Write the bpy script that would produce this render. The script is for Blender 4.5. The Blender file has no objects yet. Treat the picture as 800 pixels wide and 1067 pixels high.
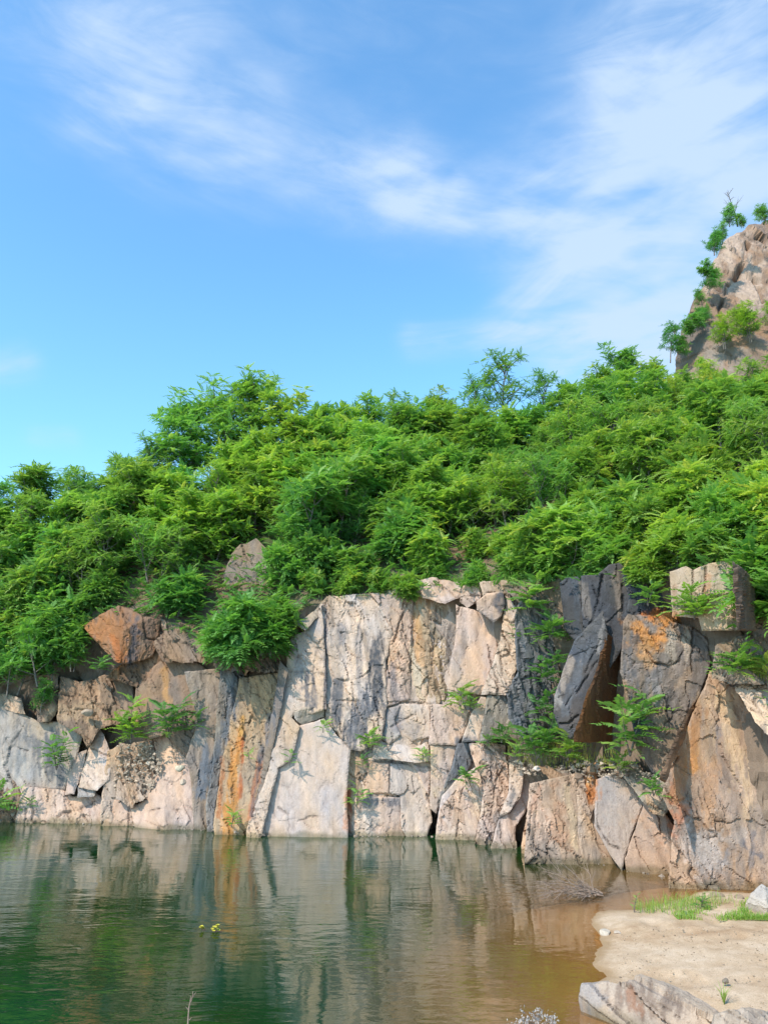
import bpy, math, random
import numpy as np
from mathutils import Vector, Matrix, Euler
from mathutils.geometry import delaunay_2d_cdt
R = math.radians
random.seed(7)
S = bpy.context.scene
COL = S.collection

# ------------------------------------------------------------------ camera
CAM = np.array([0.0, 0.0, 4.2]); PITCH = R(12.2); FPX = 770.6
cd = bpy.data.cameras.new('camera'); cam = bpy.data.objects.new('camera', cd); COL.objects.link(cam)
cd.sensor_fit = 'VERTICAL'; cd.sensor_height = 36; cd.lens = 26.0
cd.clip_start = 0.1; cd.clip_end = 2000
cam.location = CAM; cam.rotation_euler = (R(90)+PITCH, 0, 0)
S.camera = cam
# ------------------------------------------------------------------ light
SUN_EL, SUN_AZ = R(47), R(-138)          # azimuth clockwise from +Y: behind the camera, from the left
W = bpy.data.worlds.new('World'); S.world = W; W.use_nodes = True
sd = bpy.data.lights.new('sun', 'SUN'); sd.energy = 3.7; sd.angle = R(0.6); sd.color = (1.0, 0.92, 0.80)
so = bpy.data.objects.new('sun', sd); COL.objects.link(so)
sdir = Vector((math.sin(SUN_AZ)*math.cos(SUN_EL), math.cos(SUN_AZ)*math.cos(SUN_EL), math.sin(SUN_EL)))
so.rotation_euler = sdir.to_track_quat('Z', 'Y').to_euler(); so.location = (-20, -20, 40)
S.view_settings.view_transform = 'Standard'; S.view_settings.look = 'None'
S.view_settings.exposure = 0.52; S.view_settings.gamma = 1.0
S.render.engine = 'CYCLES'
S.cycles.max_bounces = 8; S.cycles.transparent_max_bounces = 12

def fwd(px, py):
    px = np.asarray(px, float); py = np.asarray(py, float)
    x = (px-400)/FPX; y = (533.5-py)/FPX
    c, s = math.cos(PITCH), math.sin(PITCH)
    return np.stack([x, c-y*s, s+y*c], -1)
def project(P):
    P = np.asarray(P, float)-CAM
    c, s = math.cos(PITCH), math.sin(PITCH)
    f = P[..., 1]*c+P[..., 2]*s; u = -P[..., 1]*s+P[..., 2]*c
    return 400+FPX*P[..., 0]/f, 533.5-FPX*u/f
def at(px, py, Y):
    d = fwd(px, py); return CAM+d*(Y/d[..., 1])[..., None]
def on_water(px, py, z=0.0):
    d = fwd(px, py); return CAM+d*((z-CAM[2])/d[..., 2])[..., None]

# ---- node helpers
class NT:
    def __init__(s, tree): s.t = tree; s.n = tree.nodes; s.l = tree.links
    def new(s, typ, **kw):
        nd = s.n.new(typ)
        for k, v in kw.items():
            if k == 'ins':
                for kk, vv in v.items(): s.put(nd, kk, vv)
            else: setattr(nd, k, v)
        return nd
    def put(s, nd, k, v):
        sock = nd.inputs[k]
        if isinstance(v, bpy.types.NodeSocket): s.l.new(v, sock)
        else: sock.default_value = v
    def math(s, op, a, b=0.0, c=None, clamp=False):
        nd = s.n.new('ShaderNodeMath'); nd.operation = op; nd.use_clamp = clamp
        s.put(nd, 0, a); s.put(nd, 1, b)
        if c is not None: s.put(nd, 2, c)
        return nd.outputs[0]
    def mix(s, fac, a, b, mode='MIX'):
        nd = s.n.new('ShaderNodeMix'); nd.data_type = 'RGBA'; nd.blend_type = mode; nd.clamp_factor = True
        s.put(nd, 0, fac); s.put(nd, 6, a); s.put(nd, 7, b)
        return nd.outputs[2]
    def noise(s, vec, scale, detail=4, rough=0.55, dist=0.0):
        nd = s.n.new('ShaderNodeTexNoise'); s.l.new(vec, nd.inputs['Vector'])
        nd.inputs['Scale'].default_value = scale; nd.inputs['Detail'].default_value = detail
        nd.inputs['Roughness'].default_value = rough; nd.inputs['Distortion'].default_value = dist
        return nd.outputs[0]
    def ramp(s, fac, stops):
        nd = s.n.new('ShaderNodeValToRGB'); s.l.new(fac, nd.inputs[0]); e = nd.color_ramp.elements
        while len(e) < len(stops): e.new(0.5)
        for q, (p, c) in zip(e, stops): q.position = p; q.color = c if len(c) == 4 else (*c, 1)
        return nd.outputs[0]
    def smooth(s, v, lo, hi):
        nd = s.n.new('ShaderNodeMapRange'); nd.interpolation_type = 'SMOOTHSTEP'
        s.put(nd, 0, v); s.put(nd, 1, lo); s.put(nd, 2, hi); return nd.outputs[0]

# ------------------------------------------------------------------ sky
SKY_GAIN = (1.95, 3.05, 3.4, 1)
def build_sky():
    t = NT(W.node_tree); t.n.clear()
    out = t.new('ShaderNodeOutputWorld'); bg = t.new('ShaderNodeBackground')
    sky = t.new('ShaderNodeTexSky', sky_type='NISHITA', sun_disc=False, sun_elevation=SUN_EL, sun_rotation=SUN_AZ,
                air_density=1.0, dust_density=0.6, ozone_density=1.6, altitude=50)
    tint = t.mix(1.0, sky.outputs[0], SKY_GAIN, 'MULTIPLY')
    tc = t.new('ShaderNodeTexCoord'); sp = t.new('ShaderNodeSeparateXYZ'); t.l.new(tc.outputs['Generated'], sp.inputs[0])
    x, y, z = sp.outputs
    az = t.math('ARCTAN2', x, y); el = t.math('ARCSINE', z)
    def seg(p0, p1, w, amp):
        (a0, e0), (a1, e1) = [((math.atan2(d[0], d[1])), math.asin(d[2]/np.linalg.norm(d))) for d in (fwd(*p0), fwd(*p1))]
        dx, dy = a1-a0, e1-e0; L2 = dx*dx+dy*dy
        qx = t.math('SUBTRACT', az, a0); qy = t.math('SUBTRACT', el, e0)
        h = t.math('DIVIDE', t.math('ADD', t.math('MULTIPLY', qx, dx), t.math('MULTIPLY', qy, dy)), L2, clamp=True)
        ex = t.math('SUBTRACT', qx, t.math('MULTIPLY', h, dx)); ey = t.math('SUBTRACT', qy, t.math('MULTIPLY', h, dy))
        d2 = t.math('ADD', t.math('MULTIPLY', ex, ex), t.math('MULTIPLY', ey, ey))
        L = math.sqrt(L2); sgn = t.math('DIVIDE', t.math('SUBTRACT', t.math('MULTIPLY', qx, dy), t.math('MULTIPLY', qy, dx)), L)
        al = t.math('DIVIDE', t.math('ADD', t.math('MULTIPLY', qx, dx), t.math('MULTIPLY', qy, dy)), L)
        cb = t.new('ShaderNodeCombineXYZ'); t.put(cb, 0, t.math('MULTIPLY', al, 5.0)); t.put(cb, 1, t.math('MULTIPLY', sgn, 21.0)); t.put(cb, 2, p0[0]*.013)
        fib = t.smooth(t.noise(cb.outputs[0], 1.0, 6, .62, .9), .22, .72)
        return t.math('MULTIPLY', t.math('MULTIPLY', t.math('EXPONENT', t.math('MULTIPLY', d2, -1/(w*w))), amp), t.math('ADD', .42, t.math('MULTIPLY', fib, .85)))
    segs = [((280, 150), (470, 205), .045, .22), ((430, 200), (520, 240), .05, .25), ((-60, 10), (220, 130), .10, .46), ((120, 95), (440, 200), .066, .52), ((100, 0), (230, 5), .055, .45),
            ((420, 195), (620, 235), .050, .62), ((560, 225), (900, 60), .085, .60), ((700, 60), (900, 0), .15, .80),
            ((620, 240), (520, 335), .030, .42), ((430, 355), (640, 335), .026, .60), ((560, 350), (720, 340), .05, .55),
            ((600, 385), (700, 370), .055, .80), ((-30, 385), (25, 378), .025, .50), ((40, 455), (75, 455), .018, .30),
            ((620, 250), (760, 260), .07, .45), ((300, 30), (520, 60), .09, .28), ((640, 110), (840, 190), .07, .35), ((700, 300), (850, 300), .09, .35)]
    tot = None
    for s_ in segs:
        v = seg(*s_); tot = v if tot is None else t.math('ADD', tot, v)
    comb = t.new('ShaderNodeCombineXYZ'); t.put(comb, 0, t.math('MULTIPLY', az, 1.0)); t.put(comb, 1, el)
    mp = t.new('ShaderNodeMapping', vector_type='POINT'); t.l.new(comb.outputs[0], mp.inputs[0])
    mp.inputs['Rotation'].default_value = (0, 0, R(22)); mp.inputs['Scale'].default_value = (1.0, 2.6, 1)
    n1 = t.noise(mp.outputs[0], 3.0, 5, 0.50, 0.25); n2 = t.noise(mp.outputs[0], 12.0, 4, 0.5, 0.3)
    soft = t.noise(mp.outputs[0], 1.7, 3, 0.5)
    # cirrus goes on thinly all round the sky
    base = t.math('MULTIPLY', t.smooth(soft, .5, .8), .15)
    m = t.math('ADD', tot, base)
    m = t.math('MULTIPLY', m, t.math('ADD', t.smooth(n1, .1, .85), t.math('MULTIPLY', t.smooth(n2, .3, .75), .16)))
    m = t.math('MULTIPLY', t.smooth(m, .0, .96), .86, clamp=True)
    # pale air towards the horizon
    low = t.math('MULTIPLY', t.smooth(el, R(34), R(0)), .30)
    skyc = t.mix(low, tint, (3.3, 6.4, 10.0, 1))
    c = t.mix(m, skyc, (6.4, 8.0, 10.3, 1))
    t.l.new(c, bg.inputs[0]); bg.inputs[1].default_value = 0.073
    t.l.new(bg.outputs[0], out.inputs[0])
build_sky()

# ------------------------------------------------------------------ numpy noise
def _h(ix, iy, iz, seed):
    n = (ix*374761393 + iy*668265263 + iz*2147483647 + seed*1274126177) & 0xffffffff
    n = ((n ^ (n >> 13))*1274126177) & 0xffffffff
    n = ((n ^ (n >> 16))*2246822519) & 0xffffffff
    return ((n ^ (n >> 15)) & 0xffffff)/float(0xffffff)
def vnoise(x, y, z=None, seed=0):
    x = np.asarray(x, float); y = np.asarray(y, float); z = np.zeros_like(x) if z is None else z
    ix, iy, iz = np.floor(x).astype(np.int64), np.floor(y).astype(np.int64), np.floor(z).astype(np.int64)
    fx, fy, fz = x-ix, y-iy, z-iz
    fx, fy, fz = [f*f*f*(f*(f*6-15)+10) for f in (fx, fy, fz)]
    r = 0
    for dx in (0, 1):
        for dy in (0, 1):
            for dz in (0, 1):
                w = (fx if dx else 1-fx)*(fy if dy else 1-fy)*(fz if dz else 1-fz)
                r = r+w*_h(ix+dx, iy+dy, iz+dz, seed)
    return r*2-1
def fbm(x, y, z=None, oct=4, seed=0, gain=.5):
    a, s, r = 1, 0, 0
    x = np.asarray(x, float); y = np.asarray(y, float); z = np.zeros_like(x) if z is None else z
    for o in range(oct):
        r = r+a*vnoise(x*2**o+o*13.7, y*2**o-o*7.1, z*2**o, seed+o*17); s += a; a *= gain
    return r/s
def facet(x, y, seed=0):
    """planar Voronoi facets: returns relief (random offset + random tilt) and F2-F1"""
    ix, iy = np.floor(x).astype(np.int64), np.floor(y).astype(np.int64)
    d1 = np.full(x.shape, 1e9); d2 = np.full(x.shape, 1e9); val = np.zeros(x.shape)
    z0 = np.zeros_like(ix)
    for dx in (-1, 0, 1):
        for dy in (-1, 0, 1):
            cx, cy = ix+dx, iy+dy
            sx = cx+_h(cx, cy, z0, seed+1); sy = cy+_h(cx, cy, z0, seed+2)
            d = (x-sx)**2+(y-sy)**2
            v = (_h(cx, cy, z0, seed+3)-.5)*1.0+(_h(cx, cy, z0, seed+4)-.5)*2*(x-sx)+(_h(cx, cy, z0, seed+5)-.5)*1.4*(y-sy)
            nw = d < d1
            d2 = np.where(nw, d1, np.minimum(d2, d)); val = np.where(nw, v, val); d1 = np.where(nw, d, d1)
    return val, np.sqrt(d2)-np.sqrt(d1)
def sstep(v, a, b):
    t = np.clip((v-a)/(b-a), 0, 1); return t*t*(3-2*t)
def polydist(px, py, pts, closed=False):
    pts = np.asarray(pts, float); n = len(pts); best = np.full(px.shape, 1e9)
    for i in range(n if closed else n-1):
        ax, ay = pts[i]; bx, by = pts[(i+1) % n]
        dx, dy = bx-ax, by-ay; L = dx*dx+dy*dy+1e-9
        h = np.clip(((px-ax)*dx+(py-ay)*dy)/L, 0, 1)
        best = np.minimum(best, np.hypot(px-ax-h*dx, py-ay-h*dy))
    return best
def inside(px, py, pts):
    pts = np.asarray(pts, float); n = len(pts); r = np.zeros(px.shape, bool)
    for i in range(n):
        ax, ay = pts[i]; bx, by = pts[(i+1) % n]
        c = ((ay > py) != (by > py))
        with np.errstate(divide='ignore', invalid='ignore'):
            r ^= c & (px < (bx-ax)*(py-ay)/(by-ay+1e-12)+ax)
    return r

# ------------------------------------------------------------------ object helpers
def tag(o, label=None, cat=None, group=None, kind=None):
    if label: o['label'] = label
    if cat: o['category'] = cat
    if group: o['group'] = group
    if kind: o['kind'] = kind
    return o
def empty(name, loc, rz=0):
    o = bpy.data.objects.new(name, None); COL.objects.link(o); o.location = loc; o.rotation_euler = (0, 0, rz)
    o.empty_display_size = .2
    return o
def np_mesh(name, V, tris, mat, cols=None, smooth=False):
    V = np.asarray(V, np.float32); F = np.asarray(tris, np.int32)
    me = bpy.data.meshes.new(name); k = F.shape[1]
    me.vertices.add(len(V)); me.vertices.foreach_set('co', V.ravel())
    me.loops.add(F.size); me.loops.foreach_set('vertex_index', F.ravel())
    me.polygons.add(len(F)); me.polygons.foreach_set('loop_start', np.arange(0, F.size, k, dtype=np.int32))
    me.update(calc_edges=True)
    if not smooth: me.polygons.foreach_set('use_smooth', np.zeros(len(F), bool))
    else: me.polygons.foreach_set('use_smooth', np.ones(len(F), bool))
    if cols is not None:
        a = me.color_attributes.new('Col', 'FLOAT_COLOR', 'POINT')
        c = np.ones((len(V), 4), np.float32); c[:, :3] = cols; a.data.foreach_set('color', c.ravel())
    me.materials.append(mat); me.validate()
    return me
def link(name, me, parent=None, loc=None):
    o = bpy.data.objects.new(name, me); COL.objects.link(o)
    if parent: o.parent = parent
    if loc is not None: o.location = loc
    return o

# ------------------------------------------------------------------ materials
def rock_material():
    m = bpy.data.materials.new('rock'); m.use_nodes = True; t = NT(m.node_tree); t.n.clear()
    out = t.new('ShaderNodeOutputMaterial'); b = t.new('ShaderNodeBsdfPrincipled')
    at_ = t.new('ShaderNodeAttribute', attribute_name='Col')
    ge = t.new('ShaderNodeNewGeometry'); P = ge.outputs['Position']
    mp = t.new('ShaderNodeMapping'); t.l.new(P, mp.inputs[0]); mp.inputs['Scale'].default_value = (1, 1, .45)
    n1 = t.noise(mp.outputs[0], 7, 8, .62); n2 = t.noise(P, 42, 6, .65); n3 = t.noise(mp.outputs[0], 19, 5, .7)
    v1 = t.ramp(n1, [(.25, (.76, .74, .73)), (.5, (1, 1, 1)), (.78, (1.16, 1.13, 1.09))])
    v2 = t.ramp(n2, [(.28, (.80, .79, .78)), (.52, (1, 1, 1)), (.75, (1.12, 1.12, 1.12))])
    c = t.mix(1.0, at_.outputs[0], v1, 'MULTIPLY'); c = t.mix(1.0, c, v2, 'MULTIPLY')
    spk = t.smooth(n3, .66, .72); c = t.mix(t.math('MULTIPLY', spk, .45), c, (.10, .085, .075, 1))
    t.l.new(c, b.inputs['Base Color']); b.inputs['Roughness'].default_value = .82
    b.inputs['Specular IOR Level'].default_value = .3
    vo = t.new('ShaderNodeTexVoronoi', feature='DISTANCE_TO_EDGE'); t.l.new(mp.outputs[0], vo.inputs['Vector']); vo.inputs['Scale'].default_value = 2.6
    crack = t.smooth(vo.outputs[0], 0, .012)
    hgt = t.math('ADD', t.math('MULTIPLY', n1, .8), t.math('ADD', t.math('MULTIPLY', n2, .25), t.math('MULTIPLY', crack, .06)))
    bp = t.new('ShaderNodeBump', ins={'Strength': .75, 'Distance': .05, 'Height': hgt})
    t.l.new(bp.outputs[0], b.inputs['Normal']); t.l.new(b.outputs[0], out.inputs[0])
    return m
def leaf_material(name='leaf'):
    m = bpy.data.materials.new(name); m.use_nodes = True; t = NT(m.node_tree); t.n.clear()
    out = t.new('ShaderNodeOutputMaterial')
    at_ = t.new('ShaderNodeAttribute', attribute_name='Col'); oi = t.new('ShaderNodeObjectInfo')
    c = t.mix(1.0, at_.outputs[0], oi.outputs['Color'], 'MULTIPLY')
    b = t.new('ShaderNodeBsdfPrincipled', ins={'Base Color': c, 'Roughness': .48, 'Specular IOR Level': .35})
    tc = t.mix(1.0, c, (1.25, 1.35, .55, 1), 'MULTIPLY')
    tr = t.new('ShaderNodeBsdfTranslucent', ins={'Color': tc})
    ms = t.new('ShaderNodeMixShader', ins={0: .5}); t.l.new(b.outputs[0], ms.inputs[1]); t.l.new(tr.outputs[0], ms.inputs[2])
    t.l.new(ms.outputs[0], out.inputs[0]); return m
def bark_material():
    m = bpy.data.materials.new('bark'); m.use_nodes = True; t = NT(m.node_tree); b = t.n['Principled BSDF']
    ge = t.new('ShaderNodeNewGeometry'); n = t.noise(ge.outputs['Position'], 14, 5, .6)
    t.l.new(t.ramp(n, [(.3, (.09, .07, .055)), (.7, (.24, .20, .165))]), b.inputs['Base Color']); b.inputs['Roughness'].default_value = .9
    return m
def plain(name, c1, c2, scale=8, rough=.85):
    m = bpy.data.materials.new(name); m.use_nodes = True; t = NT(m.node_tree); b = t.n['Principled BSDF']
    ge = t.new('ShaderNodeNewGeometry'); n = t.noise(ge.outputs['Position'], scale, 5, .6)
    t.l.new(t.ramp(n, [(.3, c1), (.7, c2)]), b.inputs['Base Color']); b.inputs['Roughness'].default_value = rough
    bp = t.new('ShaderNodeBump', ins={'Strength': .5, 'Distance': .03, 'Height': n}); t.l.new(bp.outputs[0], b.inputs['Normal'])
    return m
ROCK = rock_material(); LEAF = leaf_material(); BARK = bark_material()
TWIG = plain('dry_twig', (.16, .11, .08), (.34, .25, .19), 20)
PETAL = plain('petal', (.26, .22, .20), (.46, .42, .38), 60)
YELLOW = plain('yellow_petal', (.42, .36, .03), (.62, .55, .06), 60)

# ------------------------------------------------------------------ cliff reference surface
base_px = [(-140, 848), (0, 852), (60, 855), (150, 859), (205, 862), (250, 868), (285, 870), (360, 869), (445, 869), (500, 874),
           (545, 884), (600, 893), (650, 903), (700, 912), (750, 922), (800, 934), (880, 950), (980, 966)]
bw = on_water(*zip(*base_px)); BX, BY = bw[:, 0].copy(), bw[:, 1].copy()
def ybase(X): return np.interp(X, BX, BY, left=None, right=None)+np.where(X < BX[0], (BX[0]-X)*-.05, 0)
LEAN = .14
def yref_point(px, py):
    d = fwd(px, py); t = 20/d[..., 1]
    for _ in range(25):
        P = CAM+d*t[..., None]
        t = (ybase(P[..., 0])+LEAN*np.maximum(P[..., 2], -.5))/d[..., 1]
    return CAM+d*t[..., None]

PALE = (.485, .36, .275); PINK = (.47, .325, .245); BUFF = (.39, .27, .185); GREY = (.345, .285, .24); BROWN = (.225, .145, .095)
LILAC = (.48, .365, .30); DARK = (.064, .062, .066); DGREY = (.15, .14, .135); RUST = (.38, .17, .055); OCHRE = (.50, .32, .13); UMBER = (.17, .10, .06)
# stains, and shade painted on right-facing block sides: polyline (px), half width, colour, strength, streakiness
STAINS_SHADE = [
 ([(25, 770), (45, 785), (62, 805)], 13, (.12, .12, .125), .62, 1), ([(60, 775), (62, 800)], 10, (.10, .10, .105), .75, 1), ([(10, 780), (20, 800)], 9, (.2, .2, .2), .4, 1),
 ([(393, 665), (394, 700), (388, 735)], 9, (.055, .06, .07), .9, 1), ([(385, 732), (372, 755), (380, 770)], 12, (.10, .10, .11), .8, 1),
 ([(320, 700), (323, 735)], 4.5, (.10, .095, .10), .8, 1), ([(352, 712), (350, 755)], 4.5, (.12, .115, .12), .8, 1), ([(340, 630), (338, 745)], 1.6, (.14, .12, .12), .75, 1),
 ([(355, 655), (357, 668)], 3, (.2, .18, .18), .6, 1), ([(374, 650), (376, 740)], 3, (.2, .18, .18), .5, 1), ([(408, 690), (412, 760)], 4, (.2, .17, .17), .55, 1), ([(430, 760), (412, 745)], 7, (.2, .18, .18), .4, 0),
 ([(251, 765), (246, 800), (238, 850)], 5.5, (.42, .17, .04), .9, 1), ([(254, 770), (249, 830)], 2.5, (.34, .10, .035), .9, 1), ([(233, 790), (228, 850)], 3, (.34, .13, .05), .8, 1), ([(253, 748), (252, 765)], 2.5, (.48, .25, .07), .7, 0), ([(243, 800), (236, 868)], 5.5, (.42, .19, .055), .8, 1),
 ([(272, 790), (264, 830), (258, 855)], 3.2, (.36, .15, .08), .8, 1), ([(270, 800), (262, 850)], 1.2, (.12, .1, .1), .6, 1), ([(282, 745), (272, 790)], 3.5, (.14, .13, .135), .7, 1),
 ([(245, 700), (238, 750), (224, 790), (212, 830)], 4, (.11, .12, .135), .75, 1), ([(214, 780), (209, 830)], 4, (.14, .15, .17), .7, 1), ([(208, 740), (206, 770)], 7, (.24, .22, .2), .5, 1),
 ([(436, 620), (436, 690)], 4, (.40, .22, .10), .7, 1), ([(452, 640), (462, 660)], 6, (.20, .17, .15), .5, 0), ([(470, 655), (460, 720)], 3.5, (.13, .11, .10), .65, 1), ([(445, 625), (448, 720)], 6, (.42, .27, .16), .5, 1),
 ([(497, 690), (488, 705)], 10, (.58, .37, .24), .5, 0), ([(510, 650), (500, 645)], 6, (.22, .2, .2), .5, 1), ([(412, 640), (416, 668)], 8, (.5, .33, .22), .45, 0), ([(460, 612), (480, 618)], 7, (.42, .26, .16), .5, 0),
 ([(522, 622), (521, 638)], 4.5, (.08, .08, .09), .85, 0), ([(548, 650), (543, 740)], 5, (.10, .10, .105), .5, 1), ([(565, 650), (560, 740)], 8, (.10, .10, .105), .6, 1),  # first entry: shade painted on the jutting block's right side
 ([(365, 825), (363, 860)], 4, (.4, .2, .12), .7, 1), ([(364, 826), (365, 845)], 1.8, (.28, .09, .05), .8, 1), ([(448, 785), (455, 815)], 7, (.5, .36, .23), .45, 0), ([(385, 834), (412, 834)], 4.5, (.17, .15, .15), .75, 0), ([(384, 850), (380, 870)], 8, (.46, .42, .38), .2, 0),
 ([(518, 852), (519, 866)], 5, (.13, .12, .12), .5, 0), ([(505, 788), (515, 798)], 5, (.24, .2, .18), .5, 0), ([(497, 830), (500, 845)], 6, (.5, .36, .24), .4, 0), ([(536, 822), (532, 836)], 3.5, (.12, .115, .115), .6, 0), ([(480, 800), (486, 780)], 7, (.15, .145, .15), .8, 0),
 ([(560, 830), (570, 860)], 12, (.52, .36, .27), .5, 0), ([(622, 795), (617, 830)], 6, (.42, .16, .05), .9, 1), ([(618, 790), (614, 815)], 2, (.55, .34, .16), .6, 1), ([(590, 820), (598, 880)], 4, (.46, .33, .2), .5, 1), ([(562, 820), (556, 845)], 3, (.4, .2, .12), .4, 0),
 ([(704, 820), (700, 850), (698, 870)], 8, (.36, .15, .08), .8, 0), ([(690, 800), (712, 800)], 8, (.42, .24, .14), .4, 0), ([(720, 760), (722, 800)], 6, (.40, .185, .06), .7, 1), ([(748, 760), (742, 785)], 7, (.17, .15, .15), .65, 1), ([(735, 730), (738, 790)], 8, (.4, .26, .15), .45, 1),
 ([(755, 730), (775, 800), (780, 850)], 10, (.5, .34, .2), .5, 1), ([(795, 770), (792, 860)], 10, (.22, .17, .14), .65, 1), ([(745, 895), (735, 870), (762, 880)], 12, (.40, .35, .32), .4, 0), ([(772, 880), (790, 892)], 4, (.13, .12, .13), .7, 0), ([(785, 870), (782, 900)], 3, (.16, .14, .14), .6, 1), ([(755, 898), (758, 880)], 3, (.2, .2, .22), .5, 0), ([(676, 850), (700, 890)], 10, (.45, .27, .17), .5, 0), ([(720, 880), (740, 905)], 14, (.42, .35, .31), .4, 0),
 ([(665, 650), (672, 672), (690, 660), (694, 646)], 10, (.43, .185, .05), .85, 0), ([(668, 640), (688, 640)], 4, (.44, .14, .035), .9, 0), ([(678, 690), (668, 672)], 7, (.42, .24, .12), .6, 0), ([(700, 660), (702, 690)], 5, (.34, .28, .22), .5, 1), ([(715, 640), (712, 690)], 3.5, (.4, .3, .22), .6, 1),
 ([(655, 700), (657, 745)], 5, (.09, .09, .10), .55, 1), ([(663, 750), (656, 765)], 5, (.06, .065, .075), .8, 0), ([(680, 700), (684, 735)], 5, (.26, .24, .24), .5, 1), ([(650, 710), (654, 735)], 3, (.42, .24, .13), .6, 1), ([(705, 715), (715, 700)], 6, (.3, .2, .13), .5, 1),
 ([(753, 600), (750, 650)], 6, (.43, .335, .25), .6, 1), ([(740, 600), (733, 640)], 3, (.38, .2, .11), .6, 1), ([(702, 610), (700, 640)], 3, (.3, .17, .1), .5, 1), ([(766, 600), (768, 650)], 3.5, (.2, .12, .08), .8, 1), ([(775, 600), (777, 655)], 6, (.10, .07, .05), .8, 1),  # closing entries: shade painted on the overhanging block's right side
 ([(600, 610), (602, 660)], 4, (.07, .08, .095), .5, 1), ([(590, 740), (600, 700), (615, 670)], 4, (.12, .125, .14), .5, 1), ([(584, 715), (594, 690)], 5, (.28, .22, .18), .7, 1), ([(606, 610), (612, 640)], 4, (.2, .16, .13), .5, 1), ([(642, 600), (646, 640)], 3, (.24, .18, .14), .5, 1), ([(630, 645), (622, 680)], 2.5, (.26, .23, .21), .5, 1), ([(580, 735), (579, 725)], 4, (.28, .25, .23), .6, 0),
 ([(96, 655), (118, 650), (124, 680)], 11, (.30, .125, .045), .7, 1), ([(118, 665), (125, 685)], 5, (.36, .12, .035), .7, 1), ([(142, 645), (136, 688)], 6, (.09, .075, .075), .75, 0), ([(160, 690), (158, 700)], 7, (.35, .2, .12), .5, 1), ([(90, 730), (100, 770)], 12, (.36, .22, .13), .5, 0), ([(55, 745), (90, 745)], 9, (.4, .27, .16), .5, 0), ([(172, 700), (176, 730)], 4, (.38, .2, .08), .7, 1),
 ([(750, 640), (757, 645)], 3, (.45, .3, .2), .4, 0), ([(650, 1038), (700, 1050)], 11, (.20, .145, .11), .75, 1), ([(655, 1034), (662, 1052)], 5, (.27, .14, .085), .6, 1), ([(612, 1030), (625, 1045)], 8, (.28, .25, .235), .6, 0), ([(760, 1058), (790, 1060)], 10, (.2, .16, .13), .5, 1),
 ([(765, 250), (790, 300)], 16, (.44, .32, .24), .6, 0), ([(720, 350), (740, 370)], 14, (.17, .14, .12), .6, 0), ([(735, 375), (770, 375)], 14, (.24, .19, .155), .6, 0), ([(748, 270), (740, 300)], 6, (.42, .3, .22), .6, 0),
]
# cracks: polyline, half width px, depth m
STAINS_SHADE += [([(728, 740), (712, 790), (706, 830)], 7, (.30, .15, .07), .6, 1), ([(770, 740), (790, 800)], 8, (.26, .18, .13), .6, 1), ([(740, 800), (735, 860)], 9, (.38, .21, .11), .5, 1), ([(765, 850), (770, 910)], 9, (.24, .19, .16), .5, 1), ([(658, 665), (654, 700)], 5, (.12, .11, .11), .6, 1), ([(675, 700), (668, 760)], 7, (.11, .10, .10), .55, 1), ([(690, 690), (697, 740)], 5, (.14, .12, .11), .5, 1), ([(575, 820), (585, 870)], 7, (.36, .2, .12), .5, 0), ([(632, 820), (640, 850)], 7, (.3, .26, .24), .4, 0), ([(300, 665), (312, 700)], 4, (.22, .18, .16), .4, 1), ([(420, 640), (424, 720)], 3.5, (.24, .17, .13), .5, 1), ([(484, 660), (478, 700)], 3, (.22, .18, .16), .45, 1), ([(466, 745), (462, 770)], 4, (.24, .18, .15), .4, 1), ([(416, 800), (420, 840)], 4, (.26, .22, .2), .4, 1)]
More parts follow.
